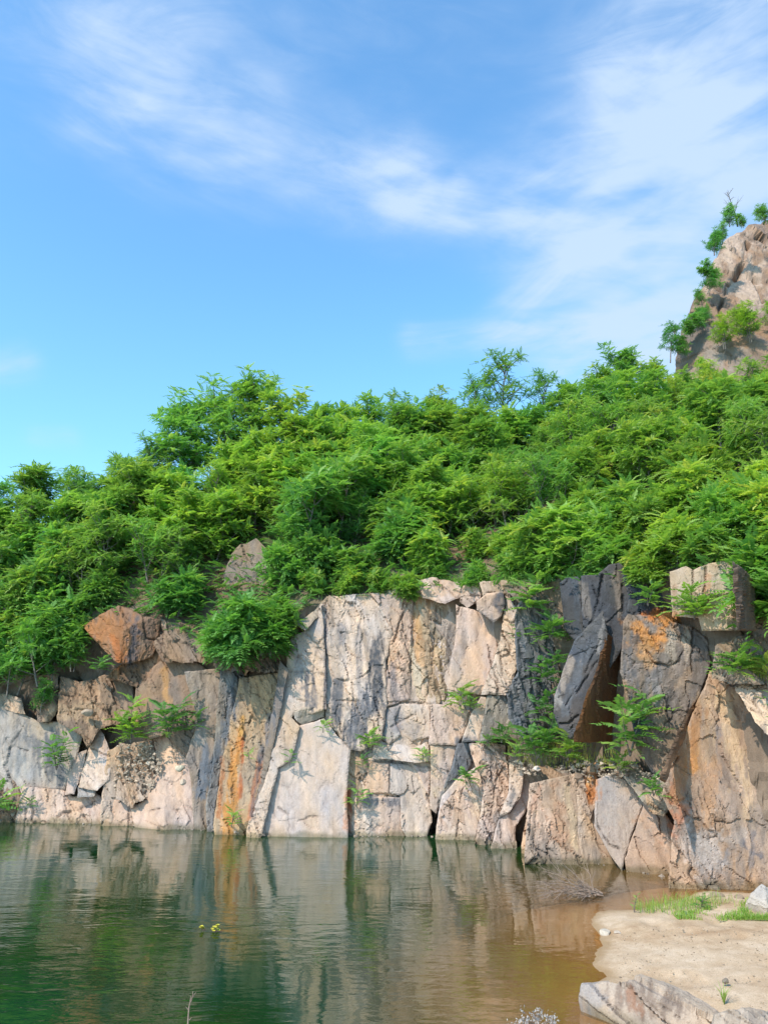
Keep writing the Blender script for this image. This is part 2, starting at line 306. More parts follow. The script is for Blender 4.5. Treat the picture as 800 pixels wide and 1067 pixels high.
CRACKS = [
 ([(340, 622), (338, 690), (338, 738)], 1.1, .05), ([(376, 640), (368, 700), (366, 760)], .9, .03), ([(411, 668), (418, 645), (426, 628)], 1.6, .10), ([(338, 730), (400, 731), (470, 734)], 1.2, .05),
 ([(300, 700), (335, 700)], .8, .02), ([(408, 694), (418, 698), (426, 702)], 1.4, .06), ([(306, 728), (322, 732)], 1, .04), ([(310, 855), (325, 850), (338, 852)], 1, .03), ([(290, 842), (300, 848)], 1.3, .04),
 ([(292, 778), (300, 781)], 1.6, .07), ([(240, 605), (250, 630)], 1, .05), ([(432, 620), (428, 700)], 1.2, .07), ([(455, 625), (450, 700), (445, 725)], 1.2, .07), ([(448, 680), (462, 665), (474, 650)], 1.3, .06), ([(436, 700), (455, 690)], 1.3, .06),
 ([(462, 612), (480, 625), (476, 640)], 1.5, .08), ([(500, 606), (503, 620)], 1.3, .06), ([(480, 622), (500, 620)], 1.3, .06), ([(508, 672), (514, 700), (520, 712)], 1.1, .06), ([(516, 660), (522, 690), (524, 706)], 1.1, .05), ([(500, 722), (530, 722)], 1.3, .08),
 ([(430, 745), (416, 752), (408, 758)], 1.3, .05), ([(462, 750), (480, 765)], .9, .03), ([(490, 745), (505, 745)], 1, .05), ([(428, 796), (431, 830)], .9, .03), ([(406, 792), (406, 826)], .9, .03), ([(476, 872), (478, 840), (484, 815)], 1.1, .05), ([(474, 843), (480, 846)], 1.8, .08),
 ([(500, 795), (510, 800), (512, 815)], 1.2, .06), ([(520, 800), (514, 830), (512, 850)], 1.2, .06), ([(518, 812), (526, 800)], 1.6, .07), ([(555, 840), (552, 870)], 1, .04), ([(575, 815), (585, 850), (590, 890)], 1, .04), ([(560, 835), (556, 885)], .9, .03), ([(622, 860), (635, 880), (645, 884)], 1.3, .05),
 ([(600, 815), (615, 830)], 1.1, .05), ([(672, 835), (690, 842)], 1.2, .05), ([(715, 830), (722, 850)], 1, .04), ([(727, 820), (732, 845)], 1, .03), ([(758, 838), (750, 860)], 1, .03), ([(700, 800), (706, 790)], 1.5, .06), ([(785, 760), (800, 768)], 1.3, .05),
 ([(650, 655), (675, 660), (698, 664)], 1.2, .06), ([(664, 660), (680, 690), (696, 695), (706, 690)], 1.5, .09), ([(663, 755), (675, 742), (690, 743), (696, 738)], 1.6, .08), ([(720, 672), (730, 680)], 1.3, .07), ([(668, 770), (672, 762)], 1, .03), ([(722, 650), (720, 700)], 1.3, .06), ([(706, 655), (712, 672), (708, 690)], 1.3, .05),
 ([(627, 600), (622, 630), (615, 650)], 1.8, .10), ([(618, 610), (626, 640)], 1.2, .05), ([(648, 610), (648, 650)], 1.8, .10), ([(583, 755), (592, 754), (602, 746)], 1.7, .08), ([(600, 722), (612, 705), (622, 690)], 1.4, .06), ([(590, 735), (600, 715)], 1.1, .05), ([(610, 700), (626, 665)], 1.2, .05), ([(592, 660), (606, 664)], 1.8, .1),
 ([(8, 782), (15, 777), (28, 783)], 1.2, .05), ([(40, 744), (60, 744), (78, 740), (95, 739)], 1.3, .06), ([(62, 705), (60, 735), (50, 752)], 1.4, .07), ([(82, 712), (78, 728), (66, 722)], 1.4, .07), ([(92, 778), (104, 784), (114, 788)], 1.2, .06), ([(60, 851), (75, 846), (90, 842)], 1.5, .08), ([(85, 842), (100, 835)], 1.3, .06),
 ([(155, 845), (175, 840), (190, 845)], 1, .04), ([(168, 812), (180, 815)], .9, .03), ([(135, 838), (134, 862)], 1.2, .06), ([(105, 740), (100, 752)], 1.2, .05), ([(110, 672), (124, 688)], 1.4, .07), ([(150, 640), (152, 665), (165, 668)], 1.4, .07), ([(736, 585), (732, 640)], 1.5, .06), ([(722, 595), (720, 640)], 1.1, .05),
 ([(778, 252), (776, 270), (765, 288)], 3.2, .8), ([(785, 285), (795, 312)], 2.4, .5), ([(758, 296), (748, 322), (752, 340)], 2.0, .4), ([(762, 242), (800, 248)], 1.8, .3), ([(728, 326), (748, 348)], 2.6, .5), ([(716, 330), (742, 318)], 2.2, .4), ([(738, 290), (752, 300)], 2, .4),
]

def cellrand(seed): return np.random.RandomState(seed)
def block_mesh(name, poly, planes, base, seed, amp=.05, fs=.55, spacing=1.45, rnd=.025, rw=2.0, thick=.9, streak=.10, wob=.38, back=(0, 1, 0), mott=.14, fine=1.0, absolute=None):
    """poly in picture coordinates gives the outline; planes [(ax, ay, off, yaw, pitch)] bound a convex front;
    the block has true thickness, worn edges, fracture relief and cracks."""
    rs = np.random.RandomState(seed)
    P = np.asarray(poly, float)
    # resample outline with natural wobble
    pts = []
    for i in range(len(P)):
        a, b = P[i], P[(i+1) % len(P)]; L = np.hypot(*(b-a)); n = max(1, int(L/(spacing*1.15)))
        for k in range(n): pts.append(a+(b-a)*k/n)
    pts = np.array(pts)
    pts = pts+np.stack([fbm(pts[:, 0]*.11, pts[:, 1]*.11, oct=3, seed=seed+5), fbm(pts[:, 0]*.11+50, pts[:, 1]*.11, oct=3, seed=seed+9)], -1)*wob*2.4
    x0, y0 = pts.min(0); x1, y1 = pts.max(0)
    gx, gy = np.meshgrid(np.arange(x0, x1, spacing), np.arange(y0, y1, spacing*.9)); gx = gx.astype(float); gx[1::2] += spacing/2
    gx = gx.ravel()+rs.uniform(-.3, .3, gx.size)*spacing; gy = gy.ravel()+rs.uniform(-.3, .3, gy.size)*spacing
    k = inside(gx, gy, pts); gx, gy = gx[k], gy[k]
    if len(gx):
        k = polydist(gx, gy, pts, True) > spacing*.55; gx, gy = gx[k], gy[k]
    nb = len(pts); allp = np.concatenate([pts, np.stack([gx, gy], -1)])
    r = delaunay_2d_cdt([Vector(p) for p in allp], [(i, (i+1) % nb) for i in range(nb)], [], 1, 1e-4)
    A = np.array([tuple(v) for v in r[0]]); F = np.array([f for f in r[2] if len(f) == 3]); E = r[1]
    px, py = A[:, 0], A[:, 1]
    d = fwd(px, py); T = np.full(len(px), -1e9); N = np.zeros((len(px), 3))
    for (ax, ay, off, yaw, pit) in planes:
        P0 = (at(ax, ay, absolute) if absolute else yref_point(np.array(ax, float), np.array(ay, float)))-np.array([0, off, 0])
        n = np.array([math.sin(R(yaw))*math.cos(R(pit)), -math.cos(R(yaw))*math.cos(R(pit)), math.sin(R(pit))])
        t = ((P0-CAM)@n)/(d@n); w = t > T
        T = np.where(w, t, T); N[w] = n
    V = CAM+d*T[:, None]
    de = polydist(px, py, pts, True)
    # relief in metres along the face
    u = V[:, 0]+V[:, 1]*.7; v = V[:, 2]
    wx = u+.16*fbm(u*2.1, v*2.1, seed=seed, oct=3); wy = v+.16*fbm(u*2.1+9, v*2.1, seed=seed+3, oct=3)
    sh = wx+wy*.22
    f1, e1 = facet(sh/fs, wy/(fs*1.9), seed); fq = max(fs*.36, .17); sx2 = u+.05*fbm(u*3, v*3, seed=seed+1, oct=2)+v*.25; f2, e2 = facet(sx2/fq+7, (v+.08*fbm(u*2, v*2, seed=seed+2, oct=2)+.25*u)/(fq*2.4), seed+31)
    fr_ = max(fs*.15, .085); f3, e3 = facet(sx2/fr_+3, (v-.4*u)/(fr_*1.8), seed+71)
    rough = sstep(fbm(u*.8, v*.8, seed=seed+77, oct=3), -.25, .35)
    disp = amp*(f1*.9+f2*.62*(.25+rough)+f3*.26*fine*(.15+rough)) + amp*.28*fbm(u*1.2, v*.9, seed=seed+11, oct=4)
    disp += .012*fine*fbm(u*9, v*5, seed=seed+21, oct=3)+amp*.18*fbm(u*7, v*.9, seed=seed+22, oct=3)
    cr2 = np.exp(-(e2/.035)**2)*sstep(fbm(u*1.3, v*1.3, seed=seed+78, oct=3), -.05, .3); disp -= amp*.5*np.exp(-(e1/.035)**2)*rough+.014*fine*cr2
    dk = np.zeros(len(px)); wpx = px+1.6*fbm(px*.13, py*.13, seed=91, oct=3); wpy = py+1.6*fbm(px*.13+40, py*.13, seed=92, oct=3)
    for (cp, w, dep) in CRACKS:
        c = np.asarray(cp, float)
        if c[:, 0].min() > x1+5 or c[:, 0].max() < x0-5 or c[:, 1].min() > y1+5 or c[:, 1].max() < y0-5: continue
        q = polydist(wpx, wpy, c); g = np.exp(-(q/(w*.75))**2)*(.25+.75*sstep(fbm(px*.06, py*.06, seed=int(c[0, 0]), oct=3), -.35, .05)); disp -= dep*g; dk = np.maximum(dk, g)
    scl = T*np.linalg.norm(d, axis=1)/FPX   # metres per pixel
    e = np.clip(de/(rw*(.6+.8*np.abs(fbm(px*.09, py*.09, seed=seed+41)))), 0, 1)
    disp -= rnd*(1-np.sqrt(1-(1-e)**2))
    V = V+N*disp[:, None]
    # ---- colour: mineral colour, with painted shade in places
    c = np.tile(np.asarray(base, float), (len(px), 1))
    m1 = fbm(u*.9, v*.7, seed=seed+51, oct=4)[:, None]; m2 = fbm(u*2.3, v*1.1, seed=seed+52, oct=4)[:, None]; m3 = fbm(u*5, v*.55, seed=seed+53, oct=4)[:, None]
    c = c*(1+mott*1.2*m1)
    c = c*(1+np.array([.10, .0, -.16])*m2*1.5)
    c = c*(1+streak*1.6*m3)
    c = c*(1+.5*mott*(f2*.6+f1*.5)[:, None])
    # thin dark mineral veils and darker seams
    m4 = fbm(u*1.4+20, v*1.2, seed=seed+56, oct=4); m5 = fbm(u*1.7-9, v*.7, seed=seed+57, oct=5)
    k_ = (sstep(m4, .05, .5)*.5*min(1, mott*7))[:, None]; lum = c.mean(1, keepdims=True)
    c = c*(1-k_)+lum*np.array([1.22, .86, .60])*k_
    k_ = (sstep(m5, .10, .5)*.25*min(1, mott*7))[:, None]; c = c*(1-k_)+lum*np.array([.66, .64, .65])*k_
    c = c*(1+.16*f3*rough)[:, None]
    veil = sstep(fbm(u*6, v*.6, seed=seed+54, oct=4), .22, .6)*sstep(fbm(u*.8, v*.8, seed=seed+55, oct=2), -.1, .4)
    c = c*(1-min(.62, .42*(streak*6))*veil[:, None])
    c = c*(1-.35*np.exp(-(e1/.03)**2)*rough-.20*fine*cr2)[:, None]
    c = c*(1-.45*dk[:, None])
    for (sp, w, sc, st, sk) in STAINS_SHADE:
        q0 = np.asarray(sp, float)
        if q0[:, 0].min() > x1+w*2 or q0[:, 0].max() < x0-w*2 or q0[:, 1].min() > y1+w*3 or q0[:, 1].max() < y0-w*3: continue
        if sk: # streaky: longer downwards than wide
            nz = fbm(px*.22, py*.035, seed=61, oct=4)*1.0+fbm(px*.5, py*.12, seed=63, oct=3)*.5
        else: nz = fbm(px*.07, py*.07, seed=62, oct=4)*1.0+fbm(px*.25, py*.2, seed=64, oct=3)*.5
        q = polydist(px, py*1.0, q0)/(w*1.12)
        mk = sstep(1.3-q+nz*1.5, .0, .85)*min(.96, st*1.3)*(.72+.28*sstep(fbm(px*.6, py*.28, seed=66, oct=3), -.5, .25))
        c = c*(1-mk[:, None])+np.asarray(sc)*mk[:, None]*(1+.3*m3)
    # dark damp line just at the water
    wet = sstep(V[:, 2]+.09*fbm(u*2.5, v*4, seed=88, oct=3), .17, .03)*(V[:, 1] < 30); c = c*(1-.5*wet[:, None]*np.array([.95, .9, 1.05]))
    c = np.clip(c, .015, .78)
    # ---- sides
    loopn = nb
    nV = len(V)
    bidx = list(range(nb))
    bk = np.asarray(back, float)
    outd = V[:nb]-V.mean(0); outd[:, 1] = 0
    sm = V[:nb].copy()
    for _ in range(6): sm = (np.roll(sm, 1, 0)+np.roll(sm, -1, 0)+sm)/3
    cen = V[:nb].mean(0)
    if back == (0, 1, 0):
        vd = cen-CAM; vd[2] = 0; bk = vd/np.linalg.norm(vd)
    vx = V[:nb]-CAM; vx = vx/np.linalg.norm(vx, axis=1)[:, None] if back == (0, 1, 0) else np.tile(bk, (nb, 1))
    r1 = V[:nb]+vx*.06; r2 = sm+vx*thick*.5; r2 = r2+(cen+bk*thick*.5-r2)*.05; r3 = sm+vx*thick; r3 = r3+(cen+bk*thick-r3)*.14
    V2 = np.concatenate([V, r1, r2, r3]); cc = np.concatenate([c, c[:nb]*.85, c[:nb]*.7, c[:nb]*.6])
    tr = []
    for a0, b0 in ((0, nV), (nV, nV+nb), (nV+nb, nV+2*nb)):
        for i in range(nb):
            j = (i+1) % nb
            tr.append((a0+i, b0+i, b0+j)); tr.append((a0+i, b0+j, a0+j))
    tr = np.array(tr)
    # orient the front towards the camera
    a, b, g = V[F[:, 0]], V[F[:, 1]], V[F[:, 2]]
    nn = np.cross(b-a, g-a); flip = (nn*(V[F[:, 0]]-CAM)).sum(1) > 0
    F[flip] = F[flip][:, ::-1]
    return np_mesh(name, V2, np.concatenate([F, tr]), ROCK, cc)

# ------------------------------------------------------------------ hillside (cliff backing, slope, ridge)
top_px = [(-700, 720), (-160, 712), (0, 706), (60, 690), (90, 650), (165, 640), (200, 672), (290, 655), (318, 632), (338, 628), (430, 614), (530, 612), (590, 606), (650, 600), (770, 592), (860, 585), (1500, 560)]
ridge_px = [(-700, 585), (0, 578), (120, 545), (200, 515), (320, 490), (450, 480), (600, 458), (700, 435), (800, 420), (900, 415), (1500, 405)]
ridge_Y = [(-700, 26), (0, 27), (200, 28), (450, 30), (600, 32), (800, 36), (1500, 38)]
def top_of(px):   # cliff lip
    py = np.interp(px, *zip(*top_px)); P = yref_point(px, py); return P
_pxs = np.linspace(-700, 1500, 441); _tp = top_of(_pxs)
_ry = np.interp(_pxs, *zip(*ridge_Y)); _rp = at(_pxs, np.interp(_pxs, *zip(*ridge_px)), _ry)
def hill_uv(px, t):
    """px: picture column, t 0 at lip .. 1 at ridge -> world point"""
    a = np.stack([np.interp(px, _pxs, _tp[:, k]) for k in range(3)], -1); b = np.stack([np.interp(px, _pxs, _rp[:, k]) for k in range(3)], -1)
    t = np.asarray(t)[..., None]; P = a+(b-a)*t
    P[..., 2:3] += (b[..., 2:3]-a[..., 2:3])*.03*np.sin(np.clip(t, 0, 1)*math.pi)
    return P
def build_hill():
    cols = np.concatenate([np.arange(-700, -60, 20), np.arange(-60, 860, 3.2), np.arange(860, 1500, 20)]); nC = len(cols)
    rows = []
    tpx = top_of(cols)
    lo = np.stack([tpx[:, 0], ybase(tpx[:, 0]), np.full(nC, -2.0)], -1)
    for k in range(46):
        s = k/46; P = lo+(tpx-lo)*s; P[:, 1] += .55*min(1, (1-s)*5+.15)
        rows.append(P)
    for k in range(56): rows.append(hill_uv(cols, np.full(nC, k/55))+np.array([0, .1, 0]))
    last = rows[-1]
    for k in range(1, 10): rows.append(last+np.array([0, k*3.0, -.08*k*k-.25*k]))
    G = np.array(rows); u, v = G[..., 0], G[..., 2]+G[..., 1]*.6
    f1, e1 = facet(u/1.1, G[..., 2]/1.3, 5); f2, _ = facet(u/.4, G[..., 2]/.5, 8)
    rock = np.zeros(u.shape); rock[:46] = 1; rock[46:52] = .6; rock[52:70] = .25
    G[..., 1] -= rock*(.22*f1+.09*f2)+.12*fbm(u*1.3, v*1.3, seed=3)
    G[..., 2] += (1-rock)*.35*fbm(u*.5, v*.5, seed=4, oct=5)
    soil = np.array([.12, .075, .04]); lit = np.array([.055, .075, .022]); rk = np.array([.20, .145, .105])
    m = sstep(fbm(u*.6, v*.6, seed=9), -.1, .25)[..., None]
    C = soil*(1-m)+lit*m; C = C*(1-rock[..., None])+rk*rock[..., None]
    C = C*(1+.35*fbm(u*3, v*3, seed=12)[..., None])
    nR = len(rows); idx = np.arange(nR*nC).reshape(nR, nC)
    F = np.stack([idx[:-1, :-1], idx[:-1, 1:], idx[1:, 1:], idx[1:, :-1]], -1).reshape(-1, 4)
    me = np_mesh('hillside', G.reshape(-1, 3), F, ROCK, np.clip(C, .02, .8).reshape(-1, 3))
    o = link('hillside', me); tag(o, 'brown soil and rock hillside rising behind the quarry cliff', kind='structure')
    return o
hill = build_hill()

cliff = empty('cliff', (0, 20, 0)); tag(cliff, 'pale quarry cliff of jointed rock slabs rising straight from the green water', kind='structure')
def inv(o, child): child.parent = o; child.matrix_parent_inverse = Matrix.Translation(-Vector(o.location))
SEED = [100]
def B(poly, planes, base, name='rock_slab', label=None, parent=cliff, **kw):
    SEED[0] += 13
    if not isinstance(planes, list): planes = [planes]
    me = block_mesh(name, poly, [(p[0], p[1], (.22+(p[2]-.22)*.42 if parent is cliff else p[2]), p[3]*(.75 if parent is cliff else 1), p[4]) for p in planes], base, SEED[0], **kw)
    o = bpy.data.objects.new(name, me); COL.objects.link(o)
    if parent is not None: inv(parent, o)
    if label: o['label'] = label
    return o
def thing_rock(polys, name, label, cat='rock', **kw0):
    """one loose block as a thing; faces that look different are parts"""
    p0, pl, base, kw = polys[0]
    o = B(p0, pl, base, name=name, parent=None, **{**kw0, **kw}); tag(o, label, cat)
    for (pp, pl, base, kw, nm, lb) in polys[1:]:
        c = B(pp, pl, base, name=nm, parent=None, **{**kw0, **kw}); c.parent = o
        if lb: c['label'] = lb
    return o

# ---- the rock mass the slabs belong to
CORE = dict(amp=.09, fs=.5, rnd=.02)
B([(296, 700), (318, 662), (336, 628), (386, 620), (440, 606), (530, 606), (540, 640), (545, 775), (530, 800), (512, 815), (500, 800), (478, 822), (462, 838), (446, 836), (446, 850), (430, 890), (262, 890), (275, 815)], (400, 740, -.08, -2, 10), PALE, 'rock_mass', **CORE)
B([(458, 842), (478, 820), (500, 800), (530, 792), (560, 804), (548, 832), (530, 845), (522, 862), (512, 900), (454, 894)], (490, 850, .06, 0, 12), PINK, 'rock_mass', **CORE)
B([(552, 816), (600, 806), (650, 802), (704, 850), (700, 930), (650, 920), (606, 908), (545, 900), (548, 862)], (620, 860, .06, 4, 12), (.35, .235, .16), 'rock_mass', **CORE)
B([(-60, 726), (40, 704), (110, 700), (170, 690), (206, 692), (290, 700), (300, 700), (262, 890), (200, 884), (-60, 870)], (120, 850, -.9, 0, 27), (.19, .125, .085), 'rock_mass', **CORE)
# ---- left part
B([(-160, 716), (-60, 724), (5, 722), (22, 726), (27, 745), (5, 739), (-60, 742), (-160, 740)], (0, 732, .15, -5, 30), BUFF, 'rock_block', amp=.10)
B([(-160, 738), (5, 738), (25, 744), (40, 752), (70, 752), (86, 766), (80, 790), (72, 812), (67, 823), (24, 821), (18, 870), (-160, 870)], (30, 800, .10, -6, 10), GREY, label='grey slab with black stains at the far left', amp=.035, fs=.9)
B([(24, 819), (66, 823), (76, 830), (100, 826), (112, 835), (108, 870), (12, 870), (20, 838)], (60, 850, .50, -4, 22), PINK, 'rock_ledge', amp=.07)
B([(81, 785), (90, 781), (85, 805), (77, 828), (67, 828), (72, 805)], (78, 805, .30, -18, 16), PINK, amp=.03)
B([(103, 756), (112, 775), (117, 786), (114, 812), (101, 824), (82, 820), (84, 806), (92, 780)], (100, 800, .34, -12, 24), LILAC, amp=.035)
B([(82, 819), (101, 822), (99, 830), (80, 831)], (92, 826, .55, 0, 30), GREY, 'rock_block', amp=.05)
B([(38, 704), (62, 702), (61, 735), (50, 752), (38, 752)], (50, 725, .20, -10, 20), BROWN, 'rock_block', amp=.08)
B([(62, 703), (84, 711), (110, 703), (138, 712), (142, 745), (122, 754), (103, 758), (92, 780), (85, 766), (60, 752), (61, 735)], (95, 735, .08, 5, 26), BROWN, 'rock_slab', label='rusty brown slab', amp=.10, fs=.6)
B([(112, 782), (124, 776), (130, 790), (124, 830), (120, 870), (106, 870), (105, 840)], (117, 820, .38, 8, 14), BUFF, amp=.06, fs=.3)
B([(124, 774), (160, 772), (168, 800), (152, 832), (136, 840), (121, 832)], (142, 805, .10, 0, 34), BUFF, 'rock_block', amp=.14, fs=.28, spacing=1.4)
B([(160, 768), (172, 765), (196, 790), (206, 830), (213, 872), (158, 872), (140, 866), (136, 840), (152, 832), (163, 800)], [(180, 830, .36, 6, 26), (150, 845, .52, -28, 22)], PINK, label='pale triangular slab', amp=.05, fs=.5)
B([(106, 836), (121, 832), (136, 839), (142, 872), (108, 872)], (124, 855, .55, -6, 20), PINK, 'rock_block', amp=.06, fs=.35)
B([(142, 712), (168, 688), (200, 686), (216, 698), (207, 760), (196, 792), (172, 766), (150, 772), (138, 745)], (175, 735, -.05, -8, 16), BROWN, amp=.09, fs=.5)
B([(166, 646), (205, 650), (214, 690), (170, 690), (160, 672)], (185, 670, -.15, -4, 30), BROWN, 'rock_block', amp=.12, fs=.4)
B([(128, 690), (168, 672), (172, 700), (142, 716), (110, 706)], (145, 700, -.05, 0, 10), UMBER, 'rock_block', amp=.1, fs=.35)
# ---- stained stripes
B([(192, 700), (232, 696), (239, 715), (223, 790), (216, 840), (219, 880), (203, 880), (199, 810), (194, 790), (206, 750)], (214, 790, .14, 14, 10), (.27, .20, .15), label='brown streaked slab', amp=.05, fs=.3, streak=.2)
B([(230, 697), (256, 690), (254, 712), (240, 760), (231, 800), (223, 860), (230, 882), (216, 882), (215, 840), (222, 790)], (232, 790, .02, 22, 9), (.20, .183, .17), label='dark grey streaked slab', amp=.05, fs=.3, streak=.22)
B([(250, 706), (292, 700), (291, 720), (281, 760), (268, 830), (259, 865), (259, 886), (226, 886), (222, 860), (232, 790), (240, 750)], (252, 800, .10, -4, 12), (.40, .265, .155), label='orange and ochre streaked slab', amp=.07, fs=.3, streak=.2)
B([(291, 688), (300, 698), (287, 762), (277, 812), (262, 880), (254, 880), (266, 830), (278, 770)], (276, 790, .16, -40, 8), (.19, .155, .135), label='dark edge slab', amp=.04, fs=.25, streak=.2)
B([(215, 660), (250, 668), (292, 672), (292, 700), (256, 700), (225, 698)], (255, 690, -.1, 0, 35), BROWN, 'rock_block', amp=.12, fs=.35)
# ---- big pale face
B([(302, 664), (318, 656), (330, 642), (335, 627), (339, 700), (339, 738), (325, 744), (308, 741), (304, 748), (313, 757), (303, 792), (290, 800), (268, 884), (256, 884), (256, 864), (275, 815), (286, 765), (297, 700)], (312, 720, .22, -16, 13), PALE, label='pale slab with chipped left edge', amp=.07, fs=.45)
B([(306, 650), (322, 640), (334, 628), (331, 642), (318, 657)], (320, 645, .1, -10, 40), GREY, 'rock_block', amp=.05)
B([(312, 756), (338, 749), (350, 765), (365, 781), (362, 810), (362, 850), (363, 884), (262, 884), (268, 850), (284, 806), (302, 790)], (315, 820, .30, -7, 9), LILAC, label='smooth lilac grey slab standing in the water', amp=.022, fs=1.1, fine=.5, streak=.05, mott=.07)
B([(304, 741), (322, 737), (339, 733), (338, 748), (314, 757), (306, 750)], [(312, 748, .46, -40, -12), (328, 744, .45, 12, -22)], (.33, .27, .22), 'rock_wedge', label='wedge shaped block jutting below a notch', amp=.02, rnd=.05, rw=2)
B([(335, 626), (340, 621), (386, 618), (402, 640), (409, 660), (402, 690), (403, 735), (398, 770), (376, 783), (362, 781), (352, 765), (339, 750)], [(370, 700, .20, -3, 12), (356, 690, .235, -12, 12)], PALE, label='tall pale slab with black streaks', amp=.075, fs=.4, streak=.16)
B([(386, 618), (406, 618), (413, 612), (431, 609), (431, 650), (426, 680), (429, 727), (402, 737), (402, 700), (409, 660), (401, 640)], (415, 675, .12, 9, 10), PINK, amp=.08, fs=.35, streak=.12)
B([(430, 611), (440, 616), (462, 622), (474, 628), (477, 660), (470, 700), (461, 737), (448, 732), (428, 727), (425, 680), (431, 650)], [(445, 680, .0, 18, 8), (465, 690, .02, -25, 8)], (.40, .30, .20), label='rough ochre column', amp=.13, fs=.26, streak=.16)
B([(437, 604), (450, 601), (482, 606), (480, 620), (464, 630), (440, 622), (436, 612)], (455, 616, .22, -14, 26), PINK, 'rock_block', amp=.06, fs=.4)
B([(482, 608), (502, 606), (500, 625), (486, 633), (478, 626)], [(488, 620, .30, -20, 12), (497, 618, .3, 20, 14)], PINK, 'rock_block', amp=.05, fs=.4)
B([(500, 606), (530, 603), (527, 619), (503, 620)], (515, 612, .20, 4, 20), BUFF, 'rock_block', amp=.05, fs=.4)
B([(475, 630), (495, 636), (517, 646), (530, 648), (521, 670), (511, 700), (506, 722), (498, 724), (470, 715), (468, 700), (475, 660)], (495, 680, .16, -3, 7), PINK, label='flat pink slab under the jutting block', amp=.03, fs=.7, fine=.6)
B([(526, 620), (538, 628), (541, 640), (540, 690), (532, 716), (526, 724), (500, 724), (510, 700), (521, 668)], [(518, 690, .22, -24, 8), (533, 680, .24, 24, 8)], PALE, label='fluted pale slab', amp=.08, fs=.22, streak=.12)
B([(536, 640), (545, 622), (562, 622), (584, 640), (604, 680), (602, 778), (545, 772), (530, 748), (527, 722), (539, 700)], (555, 700, -.12, 28, 4), DGREY, label='dark grey recessed wall', amp=.08, fs=.3, streak=.2)
B([(526, 612), (560, 606), (590, 604), (592, 660), (560, 640), (545, 628)], (560, 625, -.35, 5, 30), (.2, .15, .11), 'rock_block', amp=.1)
# ---- middle band
B([(402, 738), (418, 734), (411, 750), (417, 766), (405, 776), (397, 770)], (407, 755, .24, -10, 8), GREY, amp=.04, fs=.3)
B([(416, 734), (449, 732), (449, 768), (428, 772), (416, 764), (410, 750)], [(425, 750, .26, -20, 6), (442, 752, .26, 6, 10)], PALE, label='pale angular slab', amp=.03, fs=.5)
B([(449, 733), (468, 734), (491, 741), (486, 760), (476, 777), (447, 776)], (466, 755, .22, 3, 12), PINK, amp=.04, fs=.4)
B([(500, 725), (509, 727), (499, 772), (480, 773), (491, 743)], (494, 752, .36, -8, 10), PALE, 'rock_slab', label='narrow tilted slab', amp=.02, fs=.4)
B([(508, 724), (528, 722), (532, 748), (546, 772), (520, 770), (499, 774)], (518, 750, -.02, 12, 6), (.24, .21, .18), amp=.06, fs=.3)
B([(396, 764), (410, 765), (430, 778), (446, 772), (448, 792), (430, 794), (388, 789), (389, 776)], (418, 780, .42, -4, 42), PALE, 'rock_ledge', amp=.05, fs=.35)
B([(386, 793), (406, 795), (406, 827), (379, 828), (381, 810)], (395, 810, .32, -8, 6), PINK, amp=.03, fs=.5, rnd=.06)
B([(406, 795), (430, 797), (449, 838), (450, 856), (442, 880), (428, 880), (418, 862), (417, 829), (406, 826)], (428, 830, .34, 9, 12), PALE, label='pale folded slab by the black gap', amp=.03, fs=.6)
B([(372, 833), (381, 829), (417, 831), (419, 862), (428, 884), (362, 884), (366, 852)], (392, 855, .22, -4, 5), PINK, 'rock_block', amp=.04, fs=.5)
B([(362, 780), (376, 782), (388, 790), (380, 826), (372, 834), (368, 852), (366, 884), (359, 884), (361, 810)], (370, 820, .12, 12, 5), BUFF, amp=.07, fs=.2, streak=.15)
B([(431, 797), (450, 800), (446, 828), (441, 816)], (442, 810, .40, 14, 12), PINK, 'rock_block', amp=.03)
B([(448, 775), (477, 777), (471, 800), (461, 832), (455, 848), (447, 842), (449, 805)], (460, 805, .34, 8, 8), PINK, label='slanting buff slab', amp=.035, fs=.4)
B([(477, 775), (494, 773), (492, 797), (478, 815), (462, 832), (458, 846), (458, 830), (470, 800)], (478, 798, -.08, 20, 0), DGREY, amp=.05, fs=.3)
B([(460, 830), (476, 812), (495, 799), (506, 815), (501, 845), (493, 890), (452, 890), (456, 850)], (478, 850, .36, -6, 14), LILAC, label='pale slab right of the black gap', amp=.04, fs=.6)
B([(488, 775), (512, 772), (527, 775), (532, 800), (530, 830), (521, 850), (510, 894), (492, 894), (501, 845), (506, 815), (495, 799)], [(512, 830, .22, 12, 12), (505, 786, .3, -8, 30)], PINK, amp=.09, fs=.3)
B([(530, 794), (546, 800), (542, 830), (531, 846), (519, 852), (529, 826)], (535, 820, .28, -22, 10), LILAC, 'rock_slab', amp=.06, fs=.25)
B([(545, 799), (560, 804), (572, 812), (556, 818), (552, 835), (546, 848), (537, 862), (539, 900), (508, 896), (520, 850), (532, 846), (541, 830)], [(530, 868, .40, 6, 14), (546, 825, .42, -16, 16)], PINK, amp=.07, fs=.35)
B([(556, 815), (575, 811), (602, 812), (606, 840), (607, 905), (541, 900), (546, 862), (551, 836)], [(575, 860, .42, -5, 16), (560, 870, .46, -24, 12)], (.41, .275, .20), label='pinkish slab by the small cave', amp=.06, fs=.4)
B([(600, 813), (612, 800), (630, 788), (626, 812), (616, 850), (622, 880), (643, 912), (605, 905)], (612, 850, .30, 16, 12), BUFF, label='buff slab with a rust stripe', amp=.06, fs=.35, streak=.15)
B([(560, 800), (600, 796), (640, 786), (648, 800), (612, 806), (600, 814), (572, 813)], (600, 805, .0, 0, 58), BROWN, 'rock_ledge', amp=.10, fs=.25)
